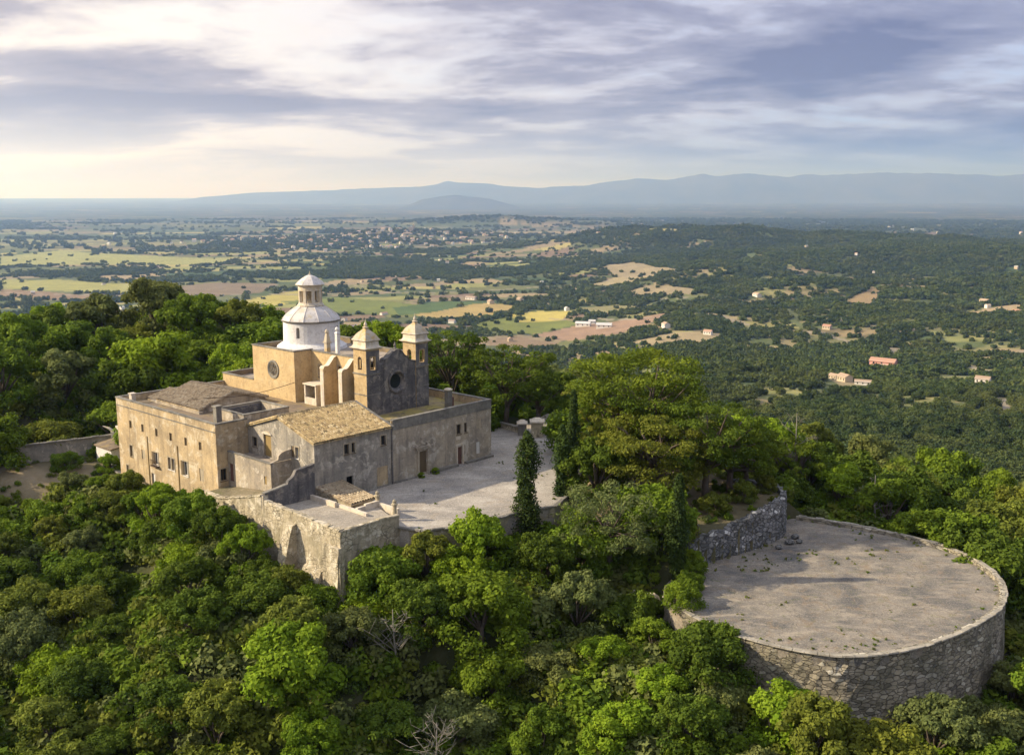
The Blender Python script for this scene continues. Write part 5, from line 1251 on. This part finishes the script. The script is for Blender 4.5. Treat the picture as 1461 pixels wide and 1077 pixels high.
# bare trees
single('bare_tree', 'tall pale leafless tree standing right of the big umbrella pine', 'dead tree', 33.5, 113.5, -5.8, deadtree(3, 11.0, 4.2, 13, .17), None, keep=1.5, bark='bark_pale')
single('bare_tree', 'leafless tree with white trunk behind the far parapet of the lookout', 'dead tree', 39.5, 103.5, -7.5, deadtree(8, 8.0, 2.8, 9, .17), None, keep=1.4, bark='bark_pale')
single('bare_tree', 'pale leafless shrubby tree in the bushes below the terrace wall corner', 'dead tree', -9.3, 75.3, -9.0, deadtree(4, 6.6, 3.6, 16, .13), None, keep=1.9, bark='bark_pale')
single('bare_tree', 'grey twiggy leafless tree at the bottom edge left of centre', 'dead tree', -5.6, 66.6, -13.2, deadtree(5, 5.6, 3.8, 17, .13), None, keep=1.9, bark='bark_pale')
single('bare_tree', 'small leafless tree among bushes right below the lookout wall', 'dead tree', 42.5, 70.5, -13, deadtree(7, 6, 2.6, 10, .12), None, keep=1.3, bark='bark_pale')
# prominent broadleaf trees
def O(lb, x, y, leaf, k, s=1., z=None, rz=0, cat='tree', nm='oak_tree', sz=None):
    z = gh(x, y) if z is None else z; EXC.append((x, y, 2.3*s)); c_, t_ = OAK[k]
    return plant(nm, lb, cat, x, y, z, c_, t_, leaf, rz, (s, s, sz or s))
O('bright green bushy tree under the balcony of the long ochre wing', -36.2, 97.2, 'bright green', 5, .92, -4.6, 1)
O('bright green young tree against the left end of the terrace retaining wall', -27.4, 90.6, 'bright green', 1, .66, -4.8, 2, sz=.9)
O('dark round bush left of the sloping buttress', -22.6, 86.2, 'dark green', 3, .62, -5.6, 3)
O('yellow green low bush at the foot of the ochre wing, left half', -43.5, 103.6, 'olive green', 6, .72, -4.6, 4, nm='bush', cat='bush')
O('mid green round bush between the ochre wing and its bright green tree', -39.5, 101.6, 'mid green', 0, .66, -4.4, 5, nm='bush', cat='bush')
O('leafy green shrub in front of the long garden wall', -54.2, 117.2, 'mid green', 6, .55, -3.0, 5, nm='bush', cat='bush')
O('small green shrub before the blue grey outhouse', -48.9, 116.8, 'bright green', 4, .42, -3.2, 5, nm='bush', cat='bush')
O('big bright green tree rising behind the flat roof of the ochre wing', -50.5, 139.5, 'bright green', 7, 1.75, 0, 2.5)
O('bright green tree right of the big one, left of the ochre church wall', -37.5, 138.5, 'bright green', 4, 1.25, 0, 1.5)
O('grey green round tree topmost on the wood left of the dome', -40, 152, 'mid green', 2, 1.4, 0, .5)
O('leafy mid green bush hiding the right foot of the terrace wall', -10.9, 82.6, 'mid green', 2, .98, -5.3, 2.5)
O('second leafy bush beside it, covering the forecourt wall next to the terrace wall corner', -7.6, 84.0, 'olive green', 5, .86, -4.9, 2.5)
O('bright green bush against the low front edge of the forecourt', -4.6, 83.6, 'bright green', 0, .8, -4.9, 1.5)
for i, (u_, v_, s_, k_, lf, lb) in enumerate([(-19.0, 7.2, .82, 0, 'mid green', 'leafy shrub against the retaining wall under the annex yard'), (-18.9, 2.8, .84, 3, 'dark green', 'dark shrub in front of the retaining wall just left of its prop'),
        (-18.9, -1.4, .74, 5, 'bright green', 'bright shrub touching the left side of the sloping stone prop'), (-18.7, -7.8, .60, 2, 'olive green', 'olive shrub between the sloping prop and the wall corner'), (-18.9, -11.6, .5, 0, 'mid green', 'mid green shrub at the very foot of the terrace wall corner'),
        (-18.1, 4.9, .62, 2, 'olive green', 'olive shrub filling the gap left of the stone prop against the wall'), (-17.4, 12.6, .62, 4, 'bright green', 'bright shrub at the inner corner of ochre wing and retaining wall'), (-13.2, -14.3, .66, 1, 'mid green', 'leafy shrub on the shaded right side of the terrace wall corner')]):
    x, y = W(u_, v_); O(lb, x, y, lf, k_, s_, gh(x, y)+.5 if s_ > .55 else gh(x, y)-.6, i, nm='bush', cat='bush', sz=s_*(1.15 if s_ > .55 else .9))
for x, y, s_, k_, lb in ((23.6, 97.6, .42, 4, 'green shrub on the pine terrace just above the middle of the inner wall'), (20.2, 94.6, .46, 6, 'shrub on the pine terrace near the left part of the inner wall'), (26.6, 100.6, .38, 1, 'shrub on the pine terrace inside the curved end of the inner wall')):
    O(lb, x, y, 'olive green', k_, s_, -.9, x, nm='bush', cat='bush')
for x, y, s_, k_, lb in ((15.4, 82.6, .42, 0, 'low green bush spreading over the left edge of the lookout gravel'), (16.6, 86.6, .46, 5, 'taller bush on the gravel below the left end of the inner wall'), (14.6, 79.6, .5, 2, 'round bush overlapping the lookout edge above the broken rocks')):
    O(lb, x, y, 'mid green', k_, s_, -4.6, x, nm='bush', cat='bush')
O('largest mid green bush in the middle of the slope below the forecourt', -2.6, 77.2, 'mid green', 7, 1.05, None, .5)
O('bright green rounded bush at the front left of the terrace wall corner', -16.8, 71.5, 'bright green', 4, 1.12, None, 2.5)
O('bright green tree at the bottom edge, left of centre', -15.2, 62.0, 'bright green', 0, .95, None, 1.5)
O('olive green bush covering the left foot of the lookout wall', 21.0, 63.8, 'olive green', 1, 1.0, None, .9)
O('olive bush right at the front of the round wall', 25.6, 62.8, 'olive green', 4, 1.0, None, 2.9)
O('dark green bush against the left end of the round wall', 15.6, 72.5, 'dark green', 2, .95, None, 1.9)
O('dark bushy tree crowding the right foot of the round wall', 41.2, 72.0, 'mid green', 5, 1.05, None, .2)
O('bright leafed bush overhanging the right parapet of the lookout', 45.5, 97, 'mid green', 7, 1.15, None, 1.2)
O('low yellow green bush below the near bend of the forecourt wall', 6.6, 91.2, 'bright green', 6, .5, -3.9, 1.2, nm='bush', cat='bush')
EXC += [(.7, 81.4, 2.6), (1.0, 89.5, 3.0), (.9, 86.5, 2.8), (.8, 84.2, 2.0)]
O('dark low bush in the corner between the inner wall and the gravel', 16.2, 85.2, 'mid green', 3, .40, -4.3, 1.2, nm='bush', cat='bush')
for i, (u_, s_) in enumerate(((3.7, .13), (5.8, .15))):
    x, y = W(u_, -.7); O(('tiny green weed at the left of the carved portal', 'tiny green weed clump at the right of the carved portal')[i], x, y, 'bright green', 3, s_, -.1, 1.2, nm='bush', cat='weed')

# the wood: one tree at a time, in bands going up the slope away from the camera
ORD = ['first', 'second', 'third', 'fourth', 'fifth', 'sixth', 'seventh', 'eighth', 'ninth', 'tenth', 'eleventh', 'twelfth', 'thirteenth', 'fourteenth', 'fifteenth', 'sixteenth', 'seventeenth', 'eighteenth', 'nineteenth', 'twentieth',
       'twenty-first', 'twenty-second', 'twenty-third', 'twenty-fourth', 'twenty-fifth', 'twenty-sixth', 'twenty-seventh', 'twenty-eighth', 'twenty-ninth', 'thirtieth']+['thirty-'+q for q in ('first', 'second', 'third', 'fourth', 'fifth', 'sixth', 'seventh', 'eighth', 'ninth')]
cand = []
NX, NY = np.meshgrid(np.arange(-130, 125, 1.), np.arange(52, 250, 1.))
def blocked(x, y, m=2.2):
    X = np.array([x]); Y = np.array([y])
    for pl, mm in ((BLD, 2.6), (PLAZA, .9), (PLT, 2.1), (MIR, 2.2)):
        if inpoly(X, Y, pl)[0] or dpoly(X, Y, pl)[0] < mm: return True
    if 9 < x < 29.5 and 91 < y < 118 and x < 30: return True       # the pine terrace
    if -62 < x < -46 and 110.5 < y < 123: return True                # clearing by the garden wall
    if 1 < x < 9 and 118 < y < 136: return True
    return any((x-a)**2+(y-b)**2 < c*c for a, b, c in EXC)
rr = random.Random(77); pts = []; grid = {}
def hill_on(x, y):
    D = math.hypot(x, y); 
    if y < 56: return False
    lim = 232 if x < -20 else (175 if x < 30 else 168)
    return D < lim
tries = 0
while tries < 26000:
    tries += 1
    x = rr.uniform(-125, 105); y = rr.uniform(56, 230)
    if abs(x) > y*.56+5 or not hill_on(x, y): continue
    D = math.hypot(x, y); sp = 3.7 if (-60 < x < -30 and y > 95 and y < 112) else 4.5 if D < 96 else (6.0 if D < 140 else 8.1)
    if any((x-a)**2+(y-b)**2 < (min(sp, s)*.97)**2 for a, b, s in pts): continue
    if blocked(x, y): continue
    pts.append((x, y, sp))
# those that nothing in the picture would show (behind the hill brow) stay out
zz = ground(np.array([p[0] for p in pts]), np.array([p[1] for p in pts]))
keep = []
for (x, y, sp), z in zip(pts, zz):
    D = math.hypot(x, y); elev = (z+6.5-30)/D
    vis = True
    for k in np.linspace(.35, .95, 14):
        gz_ = gh(x*k, y*k)
        if (gz_+3.0-30)/(D*k) > elev: vis = False; break
    if vis: keep.append((x, y, sp, z))
print('near trees', len(keep))
def zone(x, y):
    if y < 98 and x < 13: return 'slope below the monastery' if x > -32 else 'lower left slope'
    if y < 86: return 'slope under the lookout wall'
    if x < -20: return 'wood left behind the monastery' if y > 118 else 'slope beside the ochre wing'
    if x < 12: return 'wood behind the forecourt'
    return 'wood beyond the lookout'
bands = {}
for x, y, sp, z in keep:
    zn = zone(x, y); D = math.hypot(x, y); b = int(D//(7 if D < 110 else 12)); bands.setdefault(zn, {}).setdefault(b, []).append((math.atan2(x, y), x, y, sp, z))
kinds = ['bright green', 'mid green', 'mid green', 'dark green', 'dark green', 'olive green', 'grey green']
FORM = ['domed', 'upright', 'spreading', 'compact', 'ragged', 'tall', 'low', 'broad']
count = 0
for zn, bs in bands.items():
    for bi, b in enumerate(sorted(bs)):
        for k, (a_, x, y, sp, z) in enumerate(sorted(bs[b])):
            v = rr.randrange(8); kd = rr.choice(kinds if y < 100 else kinds+['mid green', 'bright green'] if x < 0 else kinds+['olive green', 'dark green'])
            base = {3.7: .58, 4.5: .82, 6.0: 1.05, 8.1: 1.40}[sp]; s = base*rr.uniform(.78, 1.22)
            if x > 13 and y > 88 and x > 28: s *= 1.08
            lb = f"{kd} {FORM[v]} tree, {ORD[min(k, 38)]} from left in {ORD[bi] if bi else 'nearest'} row, {zn}"
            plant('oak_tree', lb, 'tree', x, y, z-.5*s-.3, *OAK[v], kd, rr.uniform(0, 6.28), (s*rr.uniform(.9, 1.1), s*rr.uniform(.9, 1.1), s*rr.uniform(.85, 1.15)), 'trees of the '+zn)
            count += 1
print('placed', count)

# ---- scattered growth through geometry nodes -------------------------------
def scatter(name, P, S, Rz, I, protos, mat):
    me = bpy.data.meshes.new(name); me.vertices.add(len(P)); me.vertices.foreach_set('co', np.asarray(P, np.float32).ravel())
    for an, ty, dt in (('s', 'FLOAT', S), ('r', 'FLOAT', Rz), ('k', 'INT', I)):
        at = me.attributes.new(an, ty, 'POINT'); at.data.foreach_set('value', np.asarray(dt, np.int32 if ty == 'INT' else np.float32))
    me.materials.append(mat)
    o = bpy.data.objects.new(name, me); COL.objects.link(o)
    pc = bpy.data.collections.new(name+'_kinds')
    for i, p in enumerate(protos):
        q = bpy.data.objects.new(f'{name}_kind_{i:02d}', p); pc.objects.link(q)
    ng = bpy.data.node_groups.new(name, 'GeometryNodeTree'); ng.interface.new_socket('Geometry', in_out='INPUT', socket_type='NodeSocketGeometry'); ng.interface.new_socket('Geometry', in_out='OUTPUT', socket_type='NodeSocketGeometry')
    gi = ng.nodes.new('NodeGroupInput'); go = ng.nodes.new('NodeGroupOutput'); ci = ng.nodes.new('GeometryNodeCollectionInfo'); ci.inputs[0].default_value = pc; ci.inputs['Separate Children'].default_value = True; ci.inputs['Reset Children'].default_value = True
    ip = ng.nodes.new('GeometryNodeInstanceOnPoints'); ip.inputs['Pick Instance'].default_value = True
    def na(n_, ty):
        a = ng.nodes.new('GeometryNodeInputNamedAttribute'); a.data_type = ty; a.inputs[0].default_value = n_; return a.outputs['Attribute']
    cx_ = ng.nodes.new('ShaderNodeCombineXYZ'); L = ng.links.new
    L(na('r', 'FLOAT'), cx_.inputs[2]); L(gi.outputs[0], ip.inputs['Points']); L(ci.outputs[0], ip.inputs['Instance']); L(na('k', 'INT'), ip.inputs['Instance Index']); L(cx_.outputs[0], ip.inputs['Rotation']); L(na('s', 'FLOAT'), ip.inputs['Scale']); L(ip.outputs[0], go.inputs[0])
    md = o.modifiers.new('scatter', 'NODES'); md.node_group = ng
    return o
# undergrowth between the trees
def shrub(seed, n=7, lv=70, size=.13):
    rng = np.random.default_rng(seed); r_ = random.Random(seed)
    return leafset([(r_.uniform(-.7, .7), r_.uniform(-.7, .7), r_.uniform(.1, .75), r_.uniform(.3, .55), lv, r_.random()) for _ in range(n)], rng, size)
prot = []
for sd_ in range(5):
    V, T = shrub(300+sd_); prot.append(leafmesh('shrub', V, T, LEAF[['mid green', 'olive green', 'dark green', 'grey green', 'mid green'][sd_]]))
rng = np.random.default_rng(9); n = 26000
X = rng.uniform(-128, 108, n); Y = rng.uniform(55, 225, n); D = np.hypot(X, Y)
ok = (np.abs(X) < Y*.6+6) & (D < 200) & (rng.random(n) < np.clip(1.6-D/140, .15, 1))
for pl, mm in ((BLD, .5), (PLAZA, .5), (PLT, .9), (MIR, .7)): ok &= ~inpoly(X, Y, pl) & (dpoly(X, Y, pl) > mm)
clear = ((X > -62) & (X < -46) & (Y > 110) & (Y < 123)) | ((X > 4) & (X < 29) & (Y > 90) & (Y < 118)) | ((X > -2) & (X < 10) & (Y > 118) & (Y < 137))
ok &= ~clear | (rng.random(n) < .6)
X = X[ok]; Y = Y[ok]; Z = ground(X, Y)
sc = np.where(clear[ok], rng.uniform(.35, .7, len(X)), rng.uniform(.8, 2.0, len(X)))
tag(scatter('undergrowth', np.stack([X, Y, Z-.1], 1), sc, rng.uniform(0, 6.28, len(X)), rng.integers(0, 5, len(X)), prot, LEAF['mid green']), 'dense low undergrowth filling the gaps between the trees on the hill', 'undergrowth', kind='stuff')


# ---- houses of the plain ---------------------------------------------------
def hit(px, py):
    """where the land lies in a given direction"""
    a = (px-730.5)/1420.4; b = -(py-538.5)/1420.4; p = rad(10.275)
    d = np.array([a, math.cos(p)+b*math.sin(p), -math.sin(p)+b*math.cos(p)])
    T_ = np.geomspace(150, 14000, 900); X = d[0]*T_; Y = d[1]*T_; Z = 30+d[2]*T_; G = ground(X, Y); i = int(np.argmax(Z < G))
    return X[i], Y[i], G[i]
HP = {}
HOUSES = []
def flatm(name, c, v=.2):
    t = NT(name); oi = t.n('ShaderNodeObjectInfo'); col = t.mix(t.math('MULTIPLY', oi.outputs['Random'], v), c, (.45, .36, .26)); return t.done(col, .9)
HM = {'white': flatm('house_white', (.70, .67, .62)), 'tan': flatm('house_tan', (.46, .38, .28)), 'red': flatm('house_roof_red', (.36, .20, .14)), 'pink': flatm('house_wall_pink', (.62, .32, .27), .1), 'brown': flatm('house_roof_brown', (.30, .22, .16)), 'grey': flatm('shed_grey', (.45, .46, .47), .1)}
def housemesh(w_, l, h, rh, key):
    if key in HP: return HP[key]
    m_ = MB(); m_.box(-w_, w_, -l, l, -2, h); m_.slabv([(-w_, h), (w_, h), (0, h+rh)], -l+.02, l-.02)
    me = bpy.data.meshes.new('walls'); me.from_pydata(m_.v, [], m_.f)
    k_ = MB()
    for s in (-1, 1):
        k_.add([(s*(w_+.5), -l-.5, h-.3), (s*(w_+.5), l+.5, h-.3), (0, l+.5, h+rh+.25), (0, -l-.5, h+rh+.25), (s*(w_+.5), -l-.5, h-.5), (s*(w_+.5), l+.5, h-.5), (0, l+.5, h+rh+.03), (0, -l-.5, h+rh+.03)], [(0, 1, 2, 3), (7, 6, 5, 4), (0, 4, 5, 1), (1, 5, 6, 2), (2, 6, 7, 3), (3, 7, 4, 0)])
    mr = bpy.data.meshes.new('roof'); mr.from_pydata(k_.v, [], k_.f); me.materials.append(HM['white']); mr.materials.append(HM['red'])
    wm = MB()
    for s in (-1, 1):
        for q in (-.5, 0, .5): wm.box(s*w_-.06, s*w_+.06, q*l*1.3-.55, q*l*1.3+.55, h*.35, h*.75)
    mw = bpy.data.meshes.new('windows'); mw.from_pydata(wm.v, [], wm.f); mw.materials.append(M['void'])
    HP[key] = (me, mr, mw); return HP[key]
def house(label, x, y, z, rz, s, key, wallm, roofm, group=None, dims=None, parts=True, cat='house', name='farmhouse'):
    me, mr, mw = housemesh(*(dims or {0: (4, 6, 5, 2), 1: (3.6, 8, 3.6, 1.6), 2: (4.6, 5, 6.5, 1.8)}[key]), key)
    e = empty(name, (x, y, z), rz); e.scale = (s, s, s); tag(e, label, cat, group)
    for nm, m, mt in (('walls', me, wallm), ('roof', mr, roofm)):
        o = bpy.data.objects.new(nm, m); COL.objects.link(o); o.parent = e; o.material_slots[0].link = 'OBJECT'; o.material_slots[0].material = HM[mt]
    if parts: o = bpy.data.objects.new('window_row', mw); COL.objects.link(o); o.parent = e
    return e
rr = random.Random(5)
NAMED = [
    (1260, 523, 1.7, 1, 'pink', 'red', 'pink walled villa with red roof alone among the trees right of centre', .9), (1266, 527, .9, 1, 'white', 'brown', 'low white annex just in front of the pink villa', .9),
    (1205, 545, .95, 0, 'tan', 'brown', 'tan farmhouse on a pale terrace left below the pink villa', .3), (1231, 549, .8, 1, 'white', 'brown', 'white cottage between the tan farmhouse and the pink villa', 1.2),
    (1190, 541, .7, 0, 'tan', 'brown', 'small tan barn left of the tan farmhouse', .5), (1080, 424, 1.4, 1, 'white', 'brown', 'white house below the wooded ridge, right of centre', .2),
    (832, 466, 1.6, 1, 'white', 'grey', 'long white farm shed left of the brown field in the middle of the plain', 1.3), (862, 468, 1.6, 1, 'white', 'grey', 'long white farm shed on the brown field, the right hand one', 1.35), (845, 462, 1.0, 0, 'grey', 'grey', 'grey shed between the two long white farm sheds', 1.3),
    (346, 477, .9, 1, 'white', 'brown', 'small white house left behind the wood beside the dome', .3), (376, 480, 1.4, 1, 'white', 'grey', 'pale greenhouse like shed just left of the white dome', 1.3), (388, 481, 1.0, 1, 'white', 'grey', 'shorter pale shed nearest the left edge of the dome', 1.3),
    (700, 434, 1.3, 0, 'tan', 'brown', 'tan farmhouse above the golden field right of the far bell tower', .4), (672, 428, 1.5, 1, 'white', 'brown', 'long white farm building on the track above the golden field', 1.1), (742, 430, 1.2, 0, 'tan', 'brown', 'tan house at the right end of the golden field', .6),
    (950, 468, 1.2, 0, 'white', 'brown', 'white house at the right tip of the brown field', .2), (728, 487, .9, 0, 'tan', 'brown', 'tan farmhouse on the near side of the striped fields', .2), (1010, 478, 1.0, 0, 'white', 'red', 'white house in scrub right of the brown field', 1.0),
    (1300, 402, 1.3, 1, 'white', 'brown', 'white house in the clearing at the far right of the ridge', .4), (1180, 470, 1.0, 0, 'tan', 'red', 'tan cottage in the woods above the pink villa', .8), (1405, 432, 1.2, 1, 'tan', 'brown', 'tan farm on the dry field by the right edge', .3), (912, 549, .9, 0, 'tan', 'brown', 'tan cottage just above the broadest pine', .3), (1402, 548, 1.0, 0, 'white', 'brown', 'white cottage in the scrub near the right edge', .9),
]
for px, py, s, k, wm, rm, lb, rz in NAMED:
    x, y, z = hit(px, py); HOUSES.append((x, y, 13*s)); house(lb, x, y, z+.2, rz, s, k, wm, rm)
# town and scattered farms
n = 0; used = []
while n < 235:
    u = rr.random(); 
    if u < .7: x = rr.gauss(-640, 300); y = rr.gauss(5350, 420)
    else: x = rr.gauss(-1150, 330); y = rr.gauss(5250, 260)
    if any((x-a)**2+(y-b)**2 < 17**2 for a, b in used): continue
    used.append((x, y)); n += 1
zs = ground(np.array([p[0] for p in used]), np.array([p[1] for p in used]))
for (x, y), z in zip(used, zs):
    house('small pale house in the crowded distant town behind the dome', x, y, float(z)+1, rr.choice((.3, 1.87))+rr.uniform(-.15, .15), rr.uniform(1.1, 2.0), rr.randrange(3), rr.choice(('white', 'tan', 'white', 'white')), rr.choice(('red', 'brown')), 'houses of the distant town', parts=False, name='town_house')
x, y = -560, 5560; z = gh(x, y); e = empty('town_church', (x, y, z)); tag(e, 'tall tan church with a square tower above the distant town roofs', 'church')
m_ = MB(); m_.box(-12, 12, -22, 22, -3, 18); m_.slabv([(-12, 18), (12, 18), (0, 25)], -22, 22); m_.build('nave', HM['tan'], e)
m_ = MB(); m_.box(12.1, 21, -5, 5, -3, 33); m_.frus(16.5, 0, 33, 4.5, 5, 38, .5, .5); m_.build('tower', HM['tan'], e)
far = []
while len(far) < 84:
    d = rr.uniform(1500, 7500); a_ = rr.uniform(-.5, .5); x, y = d*math.sin(a_), d*math.cos(a_)
    if any((x-a)**2+(y-b)**2 < 40**2 for a, b in far): continue
    if a_ > .05 and d < 4200 and rr.random() < .6: continue
    far.append((x, y))
xa = np.array([p[0] for p in far]); ya = np.array([p[1] for p in far]); zs = ground(xa, ya); fo_ = forest(xa, ya)
for (x, y), z, f in zip(far, zs, fo_):
    HOUSES.append((x, y, 14))
    D = math.hypot(x, y); sd = 'left' if x < -D*.12 else ('right' if x > D*.12 else 'middle'); fr = 'nearer' if D < 3200 else 'far'
    house(f'lone pale farmhouse dotted on the {fr} {sd} part of the plain', x, y, float(z)+(3 if f > .5 else .5), rr.uniform(0, 3), rr.uniform(.6, 1.05)*(1 if D < 4000 else 1.6), rr.randrange(3), rr.choice(('white', 'white', 'tan')), rr.choice(('red', 'brown', 'grey')), f'farmhouses on the {fr} {sd} plain', parts=False)
# distant woods, hedgerows and scattered trees of the plain
prot = []
for sd_ in range(4):
    r_ = random.Random(500+sd_); rng2 = np.random.default_rng(500+sd_)
    pf = [(r_.uniform(-.55, .55), r_.uniform(-.55, .55), r_.uniform(.25, 1.0), r_.uniform(.25, .48), 170, r_.random()) for _ in range(12)]
    V, T = leafset(pf, rng2, .085); prot.append(leafmesh('clump', V, T, M['woods']))
for sd_ in range(4):
    r_ = random.Random(520+sd_); rng2 = np.random.default_rng(520+sd_)
    pf = [(r_.uniform(-.6, .6), r_.uniform(-.5, .5), r_.uniform(.2, .75), r_.uniform(.3, .5), 36, r_.random()) for _ in range(7)]
    V, T = leafset(pf, rng2, .19); prot.append(leafmesh('clump', V, T, M['woods']))
def sector(n, d0, d1, p=1.0):
    u = rng.random(n); d = (d0**p+u*(d1**p-d0**p))**(1/p); a = rng.uniform(-.58, .58, n); return d*np.sin(a), d*np.cos(a), d
PX_, PS_, PK_ = [], [], []
for (n, d0, d1, p, s0, s1, k0, wood) in ((42000, 150, 900, 1.6, 2.8, 6.4, 0, 1), (75000, 800, 2000, 1.6, 3.2, 7.5, 4, 1), (130000, 1800, 4600, 1.3, 4.5, 10, 4, 1), (50000, 4300, 11000, 1.0, 8, 18, 4, 1)):
    x, y, d = sector(n, d0, d1, p); f = forest(x, y); cid, e1 = cells(x, y, 165, 95, .35, 60)
    hedge = (e1 < .03)*.5*(fbm(x/60, y/60, 71) > .45)+(cid*7 % 1 < .16)*.22+.012
    wr = sst(.04, .16, np.arctan2(x, y)); pr = np.maximum(f*.95, hedge*(1-sst(5000, 8000, d)*.6)); pr = np.maximum(pr, wr*(d < 2600)*.30*(fbm(x/70, y/70, 66) > .52))
    pr = np.maximum(pr, wr*.07)
    if d0 < 400: pr = np.maximum(pr, (d < 420)*.9)
    spm = np.zeros(n, bool)
    for q, c in SPECW: spm |= inpoly(x, y, q)
    ok = (rng.random(n) < pr) & ~(spm & (rng.random(n) > .05))
    x, y, d = x[ok], y[ok], d[ok]
    ok = droad(x, y) > 7
    x, y, d = x[ok], y[ok], d[ok]; ok = np.ones(len(x), bool)
    for hx, hy, hr in HOUSES:
        hd = math.hypot(hx, hy); al = (x*hx+y*hy)/hd-hd; ac = np.abs(x*hy-y*hx)/hd
        ok &= ~((ac < hr) & (al > -hr*3.2) & (al < hr))
    x, y, d = x[ok], y[ok], d[ok]; z = ground(x, y)
    o2 = ~((d < 235) & (x < -20)) & ~((d < 178) & (x >= -20))
    x, y, d, z = x[o2], y[o2], d[o2], z[o2]
    s = rng.uniform(s0, s1, len(x))*(.8+.4*fbm(x/50, y/50, 12)); PX_.append(np.stack([x, y, z-s*.15], 1)); PS_.append(s); PK_.append(rng.integers(k0, k0+4, len(x)))
PX_ = np.concatenate(PX_); print('distant clumps', len(PX_))
tag(scatter('distant_woods', PX_, np.concatenate(PS_), rng.uniform(0, 6.28, len(PX_)), np.concatenate(PK_), prot, M['woods']), 'distant woods, hedgerows and scattered trees covering the plain and hills', 'woods', kind='stuff')

# weeds on the gravel and the forecourt edges
prot = []
for sd_ in range(3):
    V, T = shrub(600+sd_, 5, 26, .2); prot.append(leafmesh('tuft', V, T, LEAF[['olive green', 'grey green', 'mid green'][sd_]]))
n = 5200; X = rng.uniform(-10, 46, n); Y = rng.uniform(68, 138, n); im = inpoly(X, Y, MIR); ip = inpoly(X, Y, PLAZA); dm = dpoly(X, Y, MIR); dp = dpoly(X, Y, PLAZA)
nz_ = fbm(X/3.2, Y/2.2, 401)
ok = (im & (dm > .4) & ((nz_ > .67) | (dm < .8+3*nz_*(nz_ > .55)))) | (ip & (dp > .3) & ((nz_ > .70) | (dp < .9)) & ~inpoly(X, Y, [W(-9.9, -.1), W(15.5, -.1), W(15.5, 14), W(-9.9, 14)]))
ok &= rng.random(n) < .85
X, Y, im = X[ok], Y[ok], im[ok]
tag(scatter('weeds', np.stack([X, Y, np.where(im, -4.0, .03)], 1), rng.uniform(.05, .2, len(X)), rng.uniform(0, 6.28, len(X)), rng.integers(0, 3, len(X)), prot, LEAF['olive green']), 'sparse weeds and grass tufts growing on the gravel lookout and forecourt edges', 'weeds', kind='stuff')
